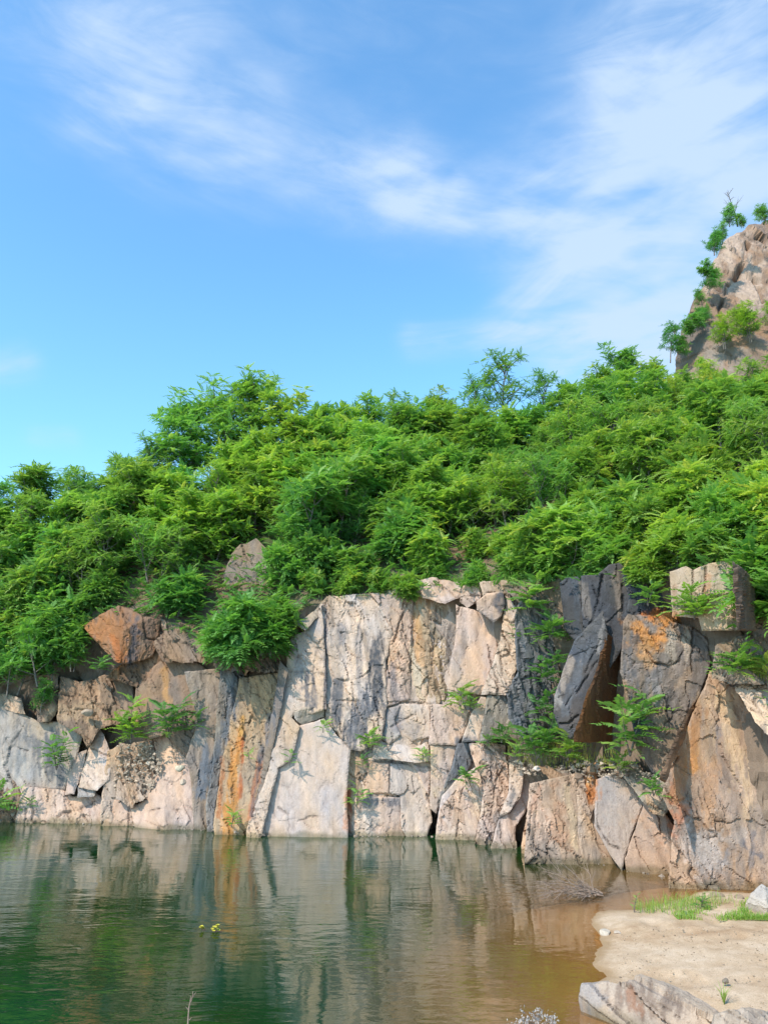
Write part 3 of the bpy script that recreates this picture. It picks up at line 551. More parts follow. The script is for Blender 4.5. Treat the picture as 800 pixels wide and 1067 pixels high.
B([(621, 812), (640, 806), (652, 812), (671, 836), (656, 876), (648, 908), (636, 892), (619, 860)], (645, 850, .36, -6, 14), (.37, .285, .235), label='grey kite shaped slab', amp=.025, fs=.7, fine=.6)
B([(671, 836), (690, 842), (702, 860), (698, 925), (652, 915), (651, 895), (658, 872)], [(678, 878, .34, 14, 10), (665, 888, .37, -20, 10)], (.38, .25, .175), 'rock_slab', amp=.07, fs=.35)
B([(672, 826), (690, 822), (700, 835), (692, 850), (676, 846)], (686, 838, .55, -10, 34), BUFF, 'rock_block', amp=.05, fs=.3)
B([(640, 800), (662, 792), (684, 818), (690, 830), (672, 838), (652, 812)], (662, 812, .10, 0, 44), (.3, .24, .18), 'rock_ledge', amp=.09, fs=.25)
# ---- right wall
B([(740, 698), (765, 716), (787, 752), (802, 768), (900, 790), (1010, 800), (1010, 1000), (880, 975), (800, 950), (696, 932), (699, 870), (703, 855), (690, 830), (694, 805), (710, 772), (730, 722)], [(745, 830, .20, -6, 8), (790, 850, .28, 4, 6)], (.335, .22, .15), label='tall mottled wall at the right shore', amp=.08, fs=.5, streak=.22, mott=.2)
B([(765, 714), (800, 712), (900, 712), (1010, 730), (1010, 802), (900, 792), (802, 769), (787, 753)], (800, 740, .34, -12, 40), PALE, 'rock_ledge', amp=.07, fs=.5)
B([(785, 656), (830, 650), (1010, 640), (1010, 735), (900, 716), (800, 716), (742, 706), (745, 672), (765, 665)], (790, 690, -.35, -4, 30), (.23, .165, .115), 'rock_block', amp=.14, fs=.4)
B([(784, 596), (830, 586), (1010, 560), (1010, 650), (840, 660), (786, 664)], (820, 630, -.45, -10, 14), (.18, .13, .10), 'rock_block', amp=.16, fs=.4)
B([(664, 642), (700, 636), (732, 640), (772, 655), (790, 668), (745, 690), (740, 700), (720, 660)], (740, 665, -2.4, 0, 5), UMBER, 'rock_block', amp=.1, fs=.4)  # hollow's shadow painted as dark umber rock under the overhang

# ---- loose blocks: things of their own
thing_rock([([(583, 607), (590, 601), (606, 600), (607, 640), (610, 668), (598, 667), (587, 655)], [(590, 635, .35, -20, 3), (600, 635, .37, 14, 3)], DARK, dict(amp=.03, fs=.4)),
            ([(605, 600), (622, 598), (634, 588), (645, 586), (655, 594), (657, 640), (650, 672), (636, 696), (620, 680), (609, 668), (606, 640)], [(622, 640, .42, -14, 2), (640, 640, .44, 20, 0)], DARK, dict(amp=.05, fs=.3), 'rock_column', None),
            ([(648, 598), (668, 600), (668, 640), (650, 646), (655, 620)], (658, 622, .10, -10, 4), (.065, .067, .075), dict(amp=.04, fs=.25), 'rock_block', None),
            ([(666, 606), (684, 596), (698, 590), (700, 642), (668, 644)], (684, 620, -.02, 16, 4), (.06, .065, .08), dict(amp=.03, fs=.4), 'rock_block', None)],
           'rock_column', 'tall blue black rock column standing on the cliff lip above the leaning slab', 'rock column')
thing_rock([([(628, 636), (634, 660), (624, 696), (613, 724), (601, 762), (594, 771), (583, 763), (576, 744), (577, 726), (587, 696), (597, 669), (612, 652)], [(605, 705, .70, -26, -6), (622, 680, .72, 10, -2)], (.088, .086, .091), dict(amp=.045, fs=.4, thick=.35)),
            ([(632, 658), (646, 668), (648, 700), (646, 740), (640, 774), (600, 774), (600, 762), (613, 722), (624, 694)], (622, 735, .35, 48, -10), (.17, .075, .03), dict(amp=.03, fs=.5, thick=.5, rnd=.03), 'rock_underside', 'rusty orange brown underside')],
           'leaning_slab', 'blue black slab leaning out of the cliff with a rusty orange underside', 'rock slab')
thing_rock([([(649, 647), (654, 640), (690, 640), (702, 648), (722, 652), (736, 664), (741, 690), (728, 725), (706, 765), (690, 811), (680, 806), (663, 780), (656, 742), (646, 700)], [(678, 720, .55, -10, -4), (715, 690, .62, 12, -4), (680, 650, .45, 0, 30)], (.19, .145, .118), dict(amp=.05, fs=.45, thick=1.2, streak=.14)),
            ([(744, 692), (742, 706), (722, 752), (706, 785), (694, 816), (688, 812), (706, 765), (728, 722), (738, 692)], (712, 755, .30, 55, -6), UMBER, dict(amp=.02, fs=.5, thick=.6, rnd=.03), 'rock_underside', 'shaded brown underside')],  # shade of this side put into its umber colour
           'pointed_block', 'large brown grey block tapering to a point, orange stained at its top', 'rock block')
thing_rock([([(697, 596), (714, 590), (722, 594), (737, 587), (764, 583), (768, 600), (769, 657), (731, 657), (727, 644), (700, 642)], [(715, 620, .78, -22, 2), (748, 620, .82, 2, 2)], (.39, .285, .20), dict(thick=1.7, amp=.03, fs=.5, streak=.18)),
            ([(763, 584), (776, 594), (787, 608), (787, 657), (769, 657)], (776, 630, .62, 50, 0), (.17, .115, .08), dict(amp=.05, fs=.3), 'rock_side', 'right side painted dark as shade')],  # side turned from the sun: its shade is in the base colour
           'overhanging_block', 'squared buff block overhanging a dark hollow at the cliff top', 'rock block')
thing_rock([([(86, 652), (104, 640), (124, 630), (134, 632), (148, 641), (168, 646), (166, 668), (160, 684), (148, 688), (132, 692), (121, 690), (105, 674)], [(110, 660, .45, -30, 6), (152, 662, .45, 28, 4), (130, 640, .40, 0, 45)], (.215, .115, .065), dict(amp=.05, fs=.5, thick=1.3))],
           'rust_boulder', 'rusty orange boulder resting on the ledge above the leafy tufts at left', 'boulder')
thing_rock([([(496, 627), (506, 618), (523, 616), (526, 630), (522, 642), (514, 648), (496, 636)], [(505, 632, .55, -22, -6), (520, 630, .56, 36, 0)], PINK, dict(amp=.03, fs=.4, thick=.8))],
           'jutting_block', 'angular block jutting from the lip with its right side painted black as shade', 'rock block')
thing_rock([([(230, 640), (232, 600), (238, 580), (250, 568), (266, 560), (278, 572), (276, 600), (268, 640), (250, 650)], [(246, 605, -1.3, -18, 12), (264, 600, -1.3, 22, 12)], (.21, .155, .115), dict(amp=.10, fs=.4, thick=1.2))],
           'rock_outcrop', 'upright brown rock outcrop among bushes above the big dark bush', 'rock outcrop')
thing_rock([([(-14, 604), (-10, 578), (4, 574), (18, 580), (22, 600), (24, 616), (-8, 620)], [(6, 598, -2.5, -10, 18)], (.27, .2, .15), dict(amp=.12, fs=.4, thick=1.2))],
           'rock_outcrop', 'brown outcrop half hidden by leaves at the left edge', 'rock outcrop')
# peak on the skyline
pk = B([(700, 392), (704, 352), (716, 322), (722, 308), (734, 292), (738, 276), (748, 260), (754, 246), (766, 238), (782, 232), (800, 228), (840, 226), (900, 250), (960, 330), (1010, 430), (760, 450), (706, 430)],
       [(770, 290, 0, -22, 20), (735, 330, .1, -58, 16), (745, 285, .25, -38, 30), (830, 300, -.2, 8, 24), (790, 255, .2, -6, 40), (715, 350, .5, -30, 8), (760, 360, 1.0, -8, 34), (800, 330, .75, 18, 30)], (.25, .155, .10), name='rock_peak', parent=None, amp=.30, fs=2.4, thick=9, rnd=.5, rw=6, fine=.25, spacing=2.0, absolute=38.0)
tag(pk, 'bare buff rock peak above the trees at the right', kind='structure')

# ------------------------------------------------------------------ pond bed and beach
shore_px = [(740, 929), (722, 930), (705, 936), (690, 941), (668, 945), (640, 948), (622, 950), (613, 958), (620, 970), (628, 984), (622, 996), (624, 1006), (634, 1018), (612, 1026), (612, 1034), (640, 1056), (670, 1074), (720, 1110), (790, 1160)]
sw = on_water(*zip(*shore_px))[:, :2]
LAND = np.array([(40, 16), (12, 14.9)]+[tuple(p) for p in sw]+[(1.0, 5.0), (-3, 4.2), (-12, 4.0), (-40, 4), (-40, -14), (40, -14)])
def bed_z(x, y):
    d = polydist(x, y, LAND, True); s_ = np.where(inside(x, y, LAND), d, -d)
    s_ = s_+.14*fbm(x*.9, y*.9, seed=300, oct=4)+.06*fbm(x*3.5, y*3.5, seed=301, oct=4)
    land = .008+.32*(1-np.exp(-np.maximum(s_, 0)/2.2))+.025*fbm(x*1.5, y*1.5, seed=302, oct=4)*np.clip(s_, 0, 1)
    w = np.maximum(-s_, 0); sea = -.08*w-.085*w*w
    z = np.where(s_ > 0, land, np.maximum(sea, -4.5))
    r = np.hypot(x, y*1.0); bank = 1.55*sstep(r, 5.2, 2.6)*sstep(s_, -.2, .8)
    return z+bank
xs = np.concatenate([np.arange(-45, -8, 1.5), np.arange(-8, -1, .4), np.arange(-1, 11, .075), np.arange(11, 45, 1.2)])
ys = np.concatenate([np.arange(-14, 4, .6), np.arange(4, 7, .25), np.arange(7, 16.5, .075), np.arange(16.5, 40, 1.0)])
GX, GY = np.meshgrid(xs, ys); GZ = bed_z(GX, GY)
GZ = GZ+(.010*fbm(GX*6, GY*6, seed=310, oct=4)-.035*sstep(vnoise(GX*3.1, GY*3.1, seed=311), .45, .75)+.02*fbm(GX*1.3, GY*2.6, seed=312, oct=4))*sstep(GZ, .03, .12)
def sand_material():
    m = bpy.data.materials.new('sand'); m.use_nodes = True; t = NT(m.node_tree); b = t.n['Principled BSDF']
    ge = t.new('ShaderNodeNewGeometry'); P = ge.outputs['Position']
    n1 = t.noise(P, .9, 6, .6, .4); n2 = t.noise(P, 60, 5, .7); n3 = t.noise(P, 5, 5, .65, .5)
    c = t.ramp(n1, [(.28, (.35, .215, .12)), (.45, (.47, .33, .21)), (.70, (.55, .42, .30))])
    c = t.mix(1.0, c, t.ramp(n3, [(.3, (.84, .80, .74)), (.6, (1.05, 1.05, 1.05))]), 'MULTIPLY')
    c = t.mix(1.0, c, t.ramp(n2, [(.32, (.66, .64, .62)), (.5, (1, 1, 1)), (.75, (1.15, 1.15, 1.15))]), 'MULTIPLY')
    sp = t.new('ShaderNodeSeparateXYZ'); t.l.new(P, sp.inputs[0])
    wet = t.smooth(t.math('ADD', sp.outputs[2], t.math('MULTIPLY', n3, .03)), .065, .02)
    c = t.mix(t.math('MULTIPLY', wet, .75), c, (.30, .185, .09, 1))
    t.l.new(c, b.inputs['Base Color']); t.l.new(t.math('SUBTRACT', .92, t.math('MULTIPLY', wet, .45)), b.inputs['Roughness'])
    bp = t.new('ShaderNodeBump', ins={'Strength': .6, 'Distance': .02, 'Height': t.math('ADD', n3, t.math('MULTIPLY', n2, .3))})
    t.l.new(bp.outputs[0], b.inputs['Normal']); return m
nR, nC = GX.shape; idx = np.arange(nR*nC).reshape(nR, nC)
F = np.stack([idx[:-1, :-1], idx[:-1, 1:], idx[1:, 1:], idx[1:, :-1]], -1).reshape(-1, 4)
bed = link('ground', np_mesh('ground', np.stack([GX, GY, GZ], -1).reshape(-1, 3), F, sand_material(), smooth=True))
tag(bed, 'pale tan sand of the beach sloping under the pond', kind='structure')
# water
def water_material():
    m = bpy.data.materials.new('water'); m.use_nodes = True; t = NT(m.node_tree); t.n.clear()
    out = t.new('ShaderNodeOutputMaterial'); at_ = t.new('ShaderNodeAttribute', attribute_name='Col')
    sp = t.new('ShaderNodeSeparateColor'); t.l.new(at_.outputs[0], sp.inputs[0]); dep = sp.outputs[0]
    ge = t.new('ShaderNodeNewGeometry'); P = ge.outputs['Position']
    big = t.noise(P, .35, 3, .5)
    mp = t.new('ShaderNodeMapping'); t.l.new(P, mp.inputs[0]); mp.inputs['Scale'].default_value = (.38, 1.0, 1); mp.inputs['Rotation'].default_value = (0, 0, R(-6))
    w1 = t.noise(mp.outputs[0], 3.4, 3, .5, .4); w2 = t.noise(mp.outputs[0], 9.5, 3, .5, .3); patch = t.smooth(t.noise(P, .28, 2, .5), .36, .62)
    h = t.math('ADD', t.math('MULTIPLY', w1, 1.0), t.math('MULTIPLY', w2, .35))
    bp = t.new('ShaderNodeBump', ins={'Strength': 1.0, 'Distance': .011, 'Height': t.math('MULTIPLY', h, t.math('ADD', .30, t.math('MULTIPLY', patch, 1.15)))})
    green = t.ramp(big, [(.35, (.012, .036, .006)), (.65, (.006, .040, .014))])
    dep2 = t.math('ADD', dep, t.math('MULTIPLY', t.math('SUBTRACT', big, .5), .10)); murk = t.ramp(dep2, [(.0, (.24, .145, .05)), (.08, (.19, .115, .038)), (.18, (.07, .058, .018)), (.40, (.008, .034, .012))])
    body = t.mix(t.smooth(dep, .15, .45), murk, green)
    dif = t.new('ShaderNodeBsdfDiffuse', ins={'Color': body})
    tr = t.new('ShaderNodeBsdfTransparent', ins={'Color': (.88, .74, .50, 1)})
    fac = t.math('SUBTRACT', 1.0, t.math('EXPONENT', t.math('MULTIPLY', dep, -9.0)))
    ms = t.new('ShaderNodeMixShader', ins={0: fac}); t.l.new(tr.outputs[0], ms.inputs[1]); t.l.new(dif.outputs[0], ms.inputs[2])
    gl = t.new('ShaderNodeBsdfGlossy', ins={'Color': (1, 1, 1, 1), 'Roughness': .015}); t.l.new(bp.outputs[0], gl.inputs['Normal'])
    dt = t.new('ShaderNodeVectorMath', operation='DOT_PRODUCT'); t.l.new(bp.outputs[0], dt.inputs[0]); t.l.new(ge.outputs['Incoming'], dt.inputs[1])
    fz = t.math('ADD', t.math('MULTIPLY', t.math('POWER', t.math('SUBTRACT', 1.0, t.math('ABSOLUTE', dt.outputs['Value']), clamp=True), 4.2), .88), .12)
    m2 = t.new('ShaderNodeMixShader', ins={0: fz}); t.l.new(ms.outputs[0], m2.inputs[1]); t.l.new(gl.outputs[0], m2.inputs[2])
    t.l.new(m2.outputs[0], out.inputs[0]); return m
xs = np.concatenate([np.arange(-45, -6, 2), np.arange(-6, 11, .25), np.arange(11, 46, 2.)]); ys = np.concatenate([np.arange(3.0, 18, .25), np.arange(18, 32, 1.)])
WX, WY = np.meshgrid(xs, ys); wd = np.clip(-bed_z(WX, WY), 0, 4)/4
nR, nC = WX.shape; idx = np.arange(nR*nC).reshape(nR, nC)
F = np.stack([idx[:-1, :-1], idx[:-1, 1:], idx[1:, 1:], idx[1:, :-1]], -1).reshape(-1, 4)
wt = link('water', np_mesh('water', np.stack([WX, WY, WX*0], -1).reshape(-1, 3), F, water_material(), np.repeat(wd.reshape(-1, 1), 3, 1), smooth=True))
tag(wt, 'still green pond water, brown and shallow beside the beach', kind='structure')

# ---- foreground rocks
def flat_rock(poly, planes, base, name, label, cat='rock', z=.3, **kw):
    """planes given as (px, py, height above water, yaw, pitch)"""
    global yref_point
    keep = yref_point; pl = []
    tab = {}
    for (ax, ay, h, yaw, pit) in planes:
        tab[(float(ax), float(ay))] = on_water(float(ax), float(ay), h); pl.append((ax, ay, 0, yaw, pit))
    yref_point = lambda a, b: tab[(float(a), float(b))]
    o = B(poly, pl, base, name=name, parent=None, back=(0.0, .15, -1.0), **kw); yref_point = keep
    tag(o, label, cat); return o
flat_rock([(605, 1024), (630, 1021), (652, 1022), (668, 1016), (692, 1021), (716, 1031), (738, 1044), (752, 1056), (790, 1090), (760, 1120), (700, 1104), (655, 1076), (625, 1056), (601, 1038)],
          [(650, 1028, .40, -20, 74), (640, 1040, .26, -38, 22), (606, 1030, .30, -75, 12)], (.35, .28, .225), 'shore_rock', 'long whitish rock with a grey brown side at the corner where sand meets dark water', amp=.08, fs=.30, spacing=2.0, rnd=.05, rw=5, thick=.8)
flat_rock([(742, 1056), (758, 1050), (778, 1046), (806, 1049), (850, 1060), (900, 1100), (800, 1120), (736, 1080)],
          [(780, 1052, .62, 0, 62), (760, 1060, .55, -30, 30)], (.34, .275, .22), 'shore_rock', 'grey rounded rock at the bottom right corner on the sand', amp=.05, fs=.3, spacing=2.0, rnd=.05, rw=5, thick=.7)
flat_rock([(776, 941), (781, 930), (792, 920), (800, 924), (816, 934), (822, 944), (800, 948)],
          [(790, 938, .35, -30, 30), (805, 938, .35, 25, 20)], (.42, .35, .29), 'boulder', 'small pale pointed boulder at the foot of the right wall beside grass', 'boulder', amp=.03, fs=.4, thick=.4)
def stone(px, py, z, r, label, group=None, col=(.44, .36, .28), on=None, seed=0):
    """small rounded stone built from a displaced sphere"""
    rs = np.random.RandomState(seed); import bmesh
    bm = bmesh.new(); bmesh.ops.create_icosphere(bm, subdivisions=3, radius=1)
    V = np.array([v.co[:] for v in bm.verts]); Fc = np.array([[v.index for v in f.verts] for f in bm.faces]); bm.free()
    for _ in range(6):
        n = rs.randn(3); n /= np.linalg.norm(n); k = rs.uniform(.55, .85); d = V@n; V = V-np.outer(np.maximum(d-k, 0), n)
    V *= np.array([1, rs.uniform(.7, 1), rs.uniform(.5, .75)])*r; V += .06*r*np.stack([fbm(V[:, 0]*3/r, V[:, 1]*3/r, V[:, 2]*3/r, seed=seed)]*3, -1)
    o = link('stone', np_mesh('stone', V, Fc, ROCK, np.clip(np.array(col)*(1+.2*fbm(V[:, 0]*5/r, V[:, 1]*5/r, V[:, 2]*5/r, seed=seed))[:, None], .02, .8)))
    p = on_water(px, py, z) if on is None else on
    o.location = (p[0], p[1], p[2]); o.rotation_euler = (0, 0, rs.uniform(0, 6)); tag(o, label, 'stone', group); return o
stone(630, 972, .03, .10, 'pale pebble at the edge of the sand nearest the brown shallows', seed=1, col=(.5, .42, .33))
stone(643, 972, .05, .06, 'tiny pebble on the sand just right of the pale edge pebble', seed=2)
stone(755, 1022, .25, .05, 'small dark pebble alone on the open sand near the grass', seed=3, col=(.2, .16, .12))
stone(745, 935, .06, .18, 'flat brown stone between the sparse grass and the right wall', seed=4, col=(.30, .22, .16))
stone(716, 956, .06, .13, 'grey stone lying in front of the bright grass', seed=5, col=(.30, .29, .29))
stone(770, 936, .1, .12, 'little brown stone just left of the pale pointed boulder', seed=6, col=(.3, .22, .15))
def ledge_stone(px, py, off, r, label, seed, col=(.42, .33, .25)):
    p = yref_point(np.array(px, float), np.array(py, float))-np.array([0, off, 0]); stone(0, 0, 0, r, label, on=p, seed=seed, col=col)
ledge_stone(556, 799, .45, .13, 'small white stone on the ledge right of the fern clump', 11, (.55, .47, .4))
ledge_stone(676, 812, .75, .22, 'upright pale stone wedged under the tip of the pointed block', 12, (.45, .36, .28))
ledge_stone(688, 824, .85, .20, 'reddish stone below the tip of the pointed block', 13, (.42, .27, .18))
ledge_stone(596, 806, .45, .14, 'dark brown stone on the rubble ledge above the pinkish slab', 14, (.2, .14, .1))
ledge_stone(612, 800, .4, .16, 'rusty brown stone beside the rust striped slab', 15, (.28, .17, .1))
ledge_stone(98, 742, .5, .18, 'loose round stone on the brown slab above the left plant', 16, (.38, .28, .2))
ledge_stone(193, 798, .55, .15, 'pale yellow stone at the right end of the triangular slab', 17, (.5, .42, .3))
ledge_stone(196, 812, .55, .12, 'buff stone just under the pale yellow one', 18, (.42, .33, .25))
for i, (x_, y_) in enumerate([(3, 838), (12, 832), (8, 846)]): ledge_stone(x_, y_+6, .5, .16, ['brown stone lowest at the left waterline', 'pale stone highest at the left waterline', 'dark stone nearest the water at the left edge'][i], 20+i, (.32-.05*i, .26-.05*i, .2-.04*i))
# rubble too small to pick apart
def scatter(P, n, rs):
    P = np.asarray(P, float); x0, y0 = P.min(0); x1, y1 = P.max(0); out = np.zeros((0, 2))
    while len(out) < n:
        q = np.stack([rs.uniform(x0, x1, n*2), rs.uniform(y0, y1, n*2)], -1); out = np.concatenate([out, q[inside(q[:, 0], q[:, 1], P)]])
    return out[:n]
def rubble(name, label, polys, n, seed, rmin, rmax, col, off):
    rs = np.random.RandomState(seed); Vs, Fs, Cs = [], [], []; k0 = 0
    base = np.array([(1, 0, 0), (-1, 0, 0), (0, 1, 0), (0, -1, 0), (0, 0, 1), (0, 0, -1)], float)
    fc = np.array([(0, 2, 4), (2, 1, 4), (1, 3, 4), (3, 0, 4), (2, 0, 5), (1, 2, 5), (3, 1, 5), (0, 3, 5)])
    Q = scatter(polys, n, rs)
    for p in off(Q[:, 0], Q[:, 1]):
        r = rmin*(rmax/rmin)**(rs.rand()**2)
        M = np.array(Euler(rs.uniform(0, 6, 3)).to_matrix()); V = (base*rs.uniform(.5, 1.2, (6, 1))*r)@M.T*np.array([1, 1, .7])+p
        Vs.append(V); Fs.append(fc+k0); Cs.append(np.tile(np.array(col)*rs.uniform(.55, 1.35), (6, 1))); k0 += 6
    o = link(name, np_mesh(name, np.concatenate(Vs), np.concatenate(Fs), ROCK, np.concatenate(Cs)))
    tag(o, label, kind='stuff'); return o
def cl(off): return lambda x, y: yref_point(np.asarray(x, float), np.asarray(y, float))-np.array([0, off, 0])
rubble('rubble', 'loose brown rubble spilling between the pale slabs at left', [(124, 776), (160, 772), (172, 800), (155, 832), (136, 838), (122, 832)], 420, 1, .02, .11, (.40, .31, .23), cl(.22))
rubble('rubble', 'loose rubble on the ledge below the leaning slab', [(500, 780), (560, 798), (640, 788), (690, 812), (690, 826), (650, 806), (600, 814), (548, 806)], 500, 2, .02, .10, (.36, .28, .21), cl(.32))
rubble('rubble', 'small stones along the left waterline', [(-20, 815), (20, 822), (24, 852), (-20, 858)], 160, 3, .02, .10, (.36, .29, .22), cl(.45))
rubble('rubble', 'crumbled rock on the right wall top', [(742, 692), (800, 700), (860, 712), (800, 716), (765, 716)], 200, 4, .02, .09, (.36, .28, .2), cl(.25))
def gr(x, y):
    p = on_water(x, y, .15); p[..., 2] = bed_z(np.atleast_1d(p[..., 0]), np.atleast_1d(p[..., 1])).reshape(np.shape(p[..., 0]))+.005; return p
rubble('gravel', 'scattered grit and pebbles on the sand', [(640, 962), (720, 965), (830, 975), (830, 1060), (760, 1050), (700, 1020), (640, 1012)], 900, 5, .004, .026, (.34, .26, .18), gr)

rubble('rubble', 'fallen stones along the foot of the cliff at the waterline', [(20, 852), (205, 860), (300, 868), (450, 868), (505, 873), (560, 885), (640, 901), (700, 911), (700, 916), (560, 890), (450, 873), (200, 865), (20, 857)], 260, 6, .02, .085, (.27, .215, .17), cl(.32))
# ------------------------------------------------------------------ plants
def frond_template(seed, pairs=8, ll=.26, lw=.085, droop=.35, sweep=.35):
    rs = np.random.RandomState(seed); V, F = [], []
    def rach(s): return np.array([s*(1-.12*s), 0, -droop*s*s])
    V += [(0, .006, 0), (0, -.006, 0), tuple(rach(1)), tuple(rach(.5)+np.array([0, .005, 0])), tuple(rach(.5)-np.array([0, .005, 0]))]
    F += [(0, 1, 4, 3), (3, 4, 2, 2)]
    for i in range(pairs):
        s = .16+.80*i/(pairs-1); b = rach(s); L = ll*(math.sin(math.pi*(.22+.66*i/(pairs-1)))**.7)*rs.uniform(.85, 1.1)
        for sd_ in (-1, 1):
            d = np.array([sweep+rs.uniform(-.1, .1), sd_, -.32+rs.uniform(-.22, .15)]); d /= np.linalg.norm(d)
            w = np.cross(d, (0, 0, 1)); w /= np.linalg.norm(w); w = w*lw/2+np.array([0, 0, rs.uniform(-.015, .015)])
            k = len(V); V += [tuple(b), tuple(b+d*L*.38+w), tuple(b+d*L+np.array([0, 0, -.05*L])), tuple(b+d*L*.38-w)]; F.append((k, k+1, k+2, k+3))
    b = rach(.97); k = len(V); V += [tuple(b), tuple(b+np.array([ll*.4, lw/2, -.04])), tuple(b+np.array([ll, 0, -.14])), tuple(b+np.array([ll*.4, -lw/2, -.04]))]; F.append((k, k+1, k+2, k+3))
    V = np.array(V); F = [f if f[2] != f[3] else (f[0], f[1], f[2], f[2]) for f in F]
    T = []
    for f in F:
        T.append((f[0], f[1], f[2]))
        if f[3] != f[2]: T.append((f[0], f[2], f[3]))
    return V, np.array(T)
FT = [frond_template(i, 8, .26, .125, .25+.12*i, .35) for i in range(4)]
FL = [frond_template(20+i, 9, .18, .10, .2+.12*i, .15) for i in range(4)]      # finer, locust like
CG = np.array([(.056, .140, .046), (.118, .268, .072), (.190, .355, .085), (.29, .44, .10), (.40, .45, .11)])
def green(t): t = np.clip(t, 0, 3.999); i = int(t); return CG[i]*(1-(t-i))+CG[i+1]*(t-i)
def frame(d, roll):
    d = d/np.linalg.norm(d); up = np.array([0, 0, 1.0])
    s_ = np.cross(up, d); s_ = s_/np.linalg.norm(s_) if np.linalg.norm(s_) > 1e-4 else np.array([0, 1.0, 0])
    u = np.cross(d, s_); c, q = math.cos(roll), math.sin(roll)
    return np.stack([d, s_*c+u*q, u*c-s_*q], 1)
class Leaves:
    def __init__(s): s.V = []; s.F = []; s.C = []; s.k = 0
    def frond(s, tpl, p, d, L, roll, col):
        V, F = tpl; M = frame(d, roll); W = (V*L)@M.T+p
        s.V.append(W); s.F.append(F+s.k); s.C.append(np.tile(col, (len(W), 1))); s.k += len(W)
    def rosette(s, p, axis, L, n, rs, tone, T=None, flat=.45):
        T = T or FT; axis = axis/np.linalg.norm(axis); M = frame(axis, 0); a0 = rs.uniform(0, 6.3)
        for i in range(n):
            a = a0+6.283*i/n*rs.uniform(.9, 1.1); e = rs.uniform(.1, 1.15)*flat*2.0-.05
            d = M[:, 0]*math.sin(e)+(M[:, 1]*math.cos(a)+M[:, 2]*math.sin(a))*math.cos(e)
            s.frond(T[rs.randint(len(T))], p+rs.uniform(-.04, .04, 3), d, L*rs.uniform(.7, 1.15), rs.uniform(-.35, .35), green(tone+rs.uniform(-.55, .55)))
    def mesh(s, name): return np_mesh(name, np.concatenate(s.V), np.concatenate(s.F), LEAF, np.concatenate(s.C))
class Tubes:
    def __init__(s): s.V = []; s.F = []; s.k = 0
    def path(s, pts, r0, r1, n=5):
        pts = np.asarray(pts, float); m = len(pts); rings = []
        for i, p in enumerate(pts):
            d = pts[min(i+1, m-1)]-pts[max(i-1, 0)]; M = frame(d+1e-6, 0); r = r0+(r1-r0)*i/(m-1)
            a = np.arange(n)*2*math.pi/n; s.V.append(p+r*(np.outer(np.cos(a), M[:, 1])+np.outer(np.sin(a), M[:, 2])))
            if i:
                b0 = s.k+(i-1)*n; b1 = s.k+i*n
                for j in range(n): q = (j+1) % n; s.F += [(b0+j, b0+q, b1+q), (b0+j, b1+q, b1+j)]
        s.k += m*n
    def mesh(s, name, mat): return np_mesh(name, np.concatenate(s.V), np.array(s.F), mat, smooth=True)
def curve(p, d, L, n, rs, up=.3, wob=.18):
    pts = [p]; d = d/np.linalg.norm(d)
    for i in range(n):
        d = d+np.array([0, 0, up/n])+rs.uniform(-wob, wob, 3); d /= np.linalg.norm(d); pts.append(pts[-1]+d*L/n)
    return np.array(pts), d
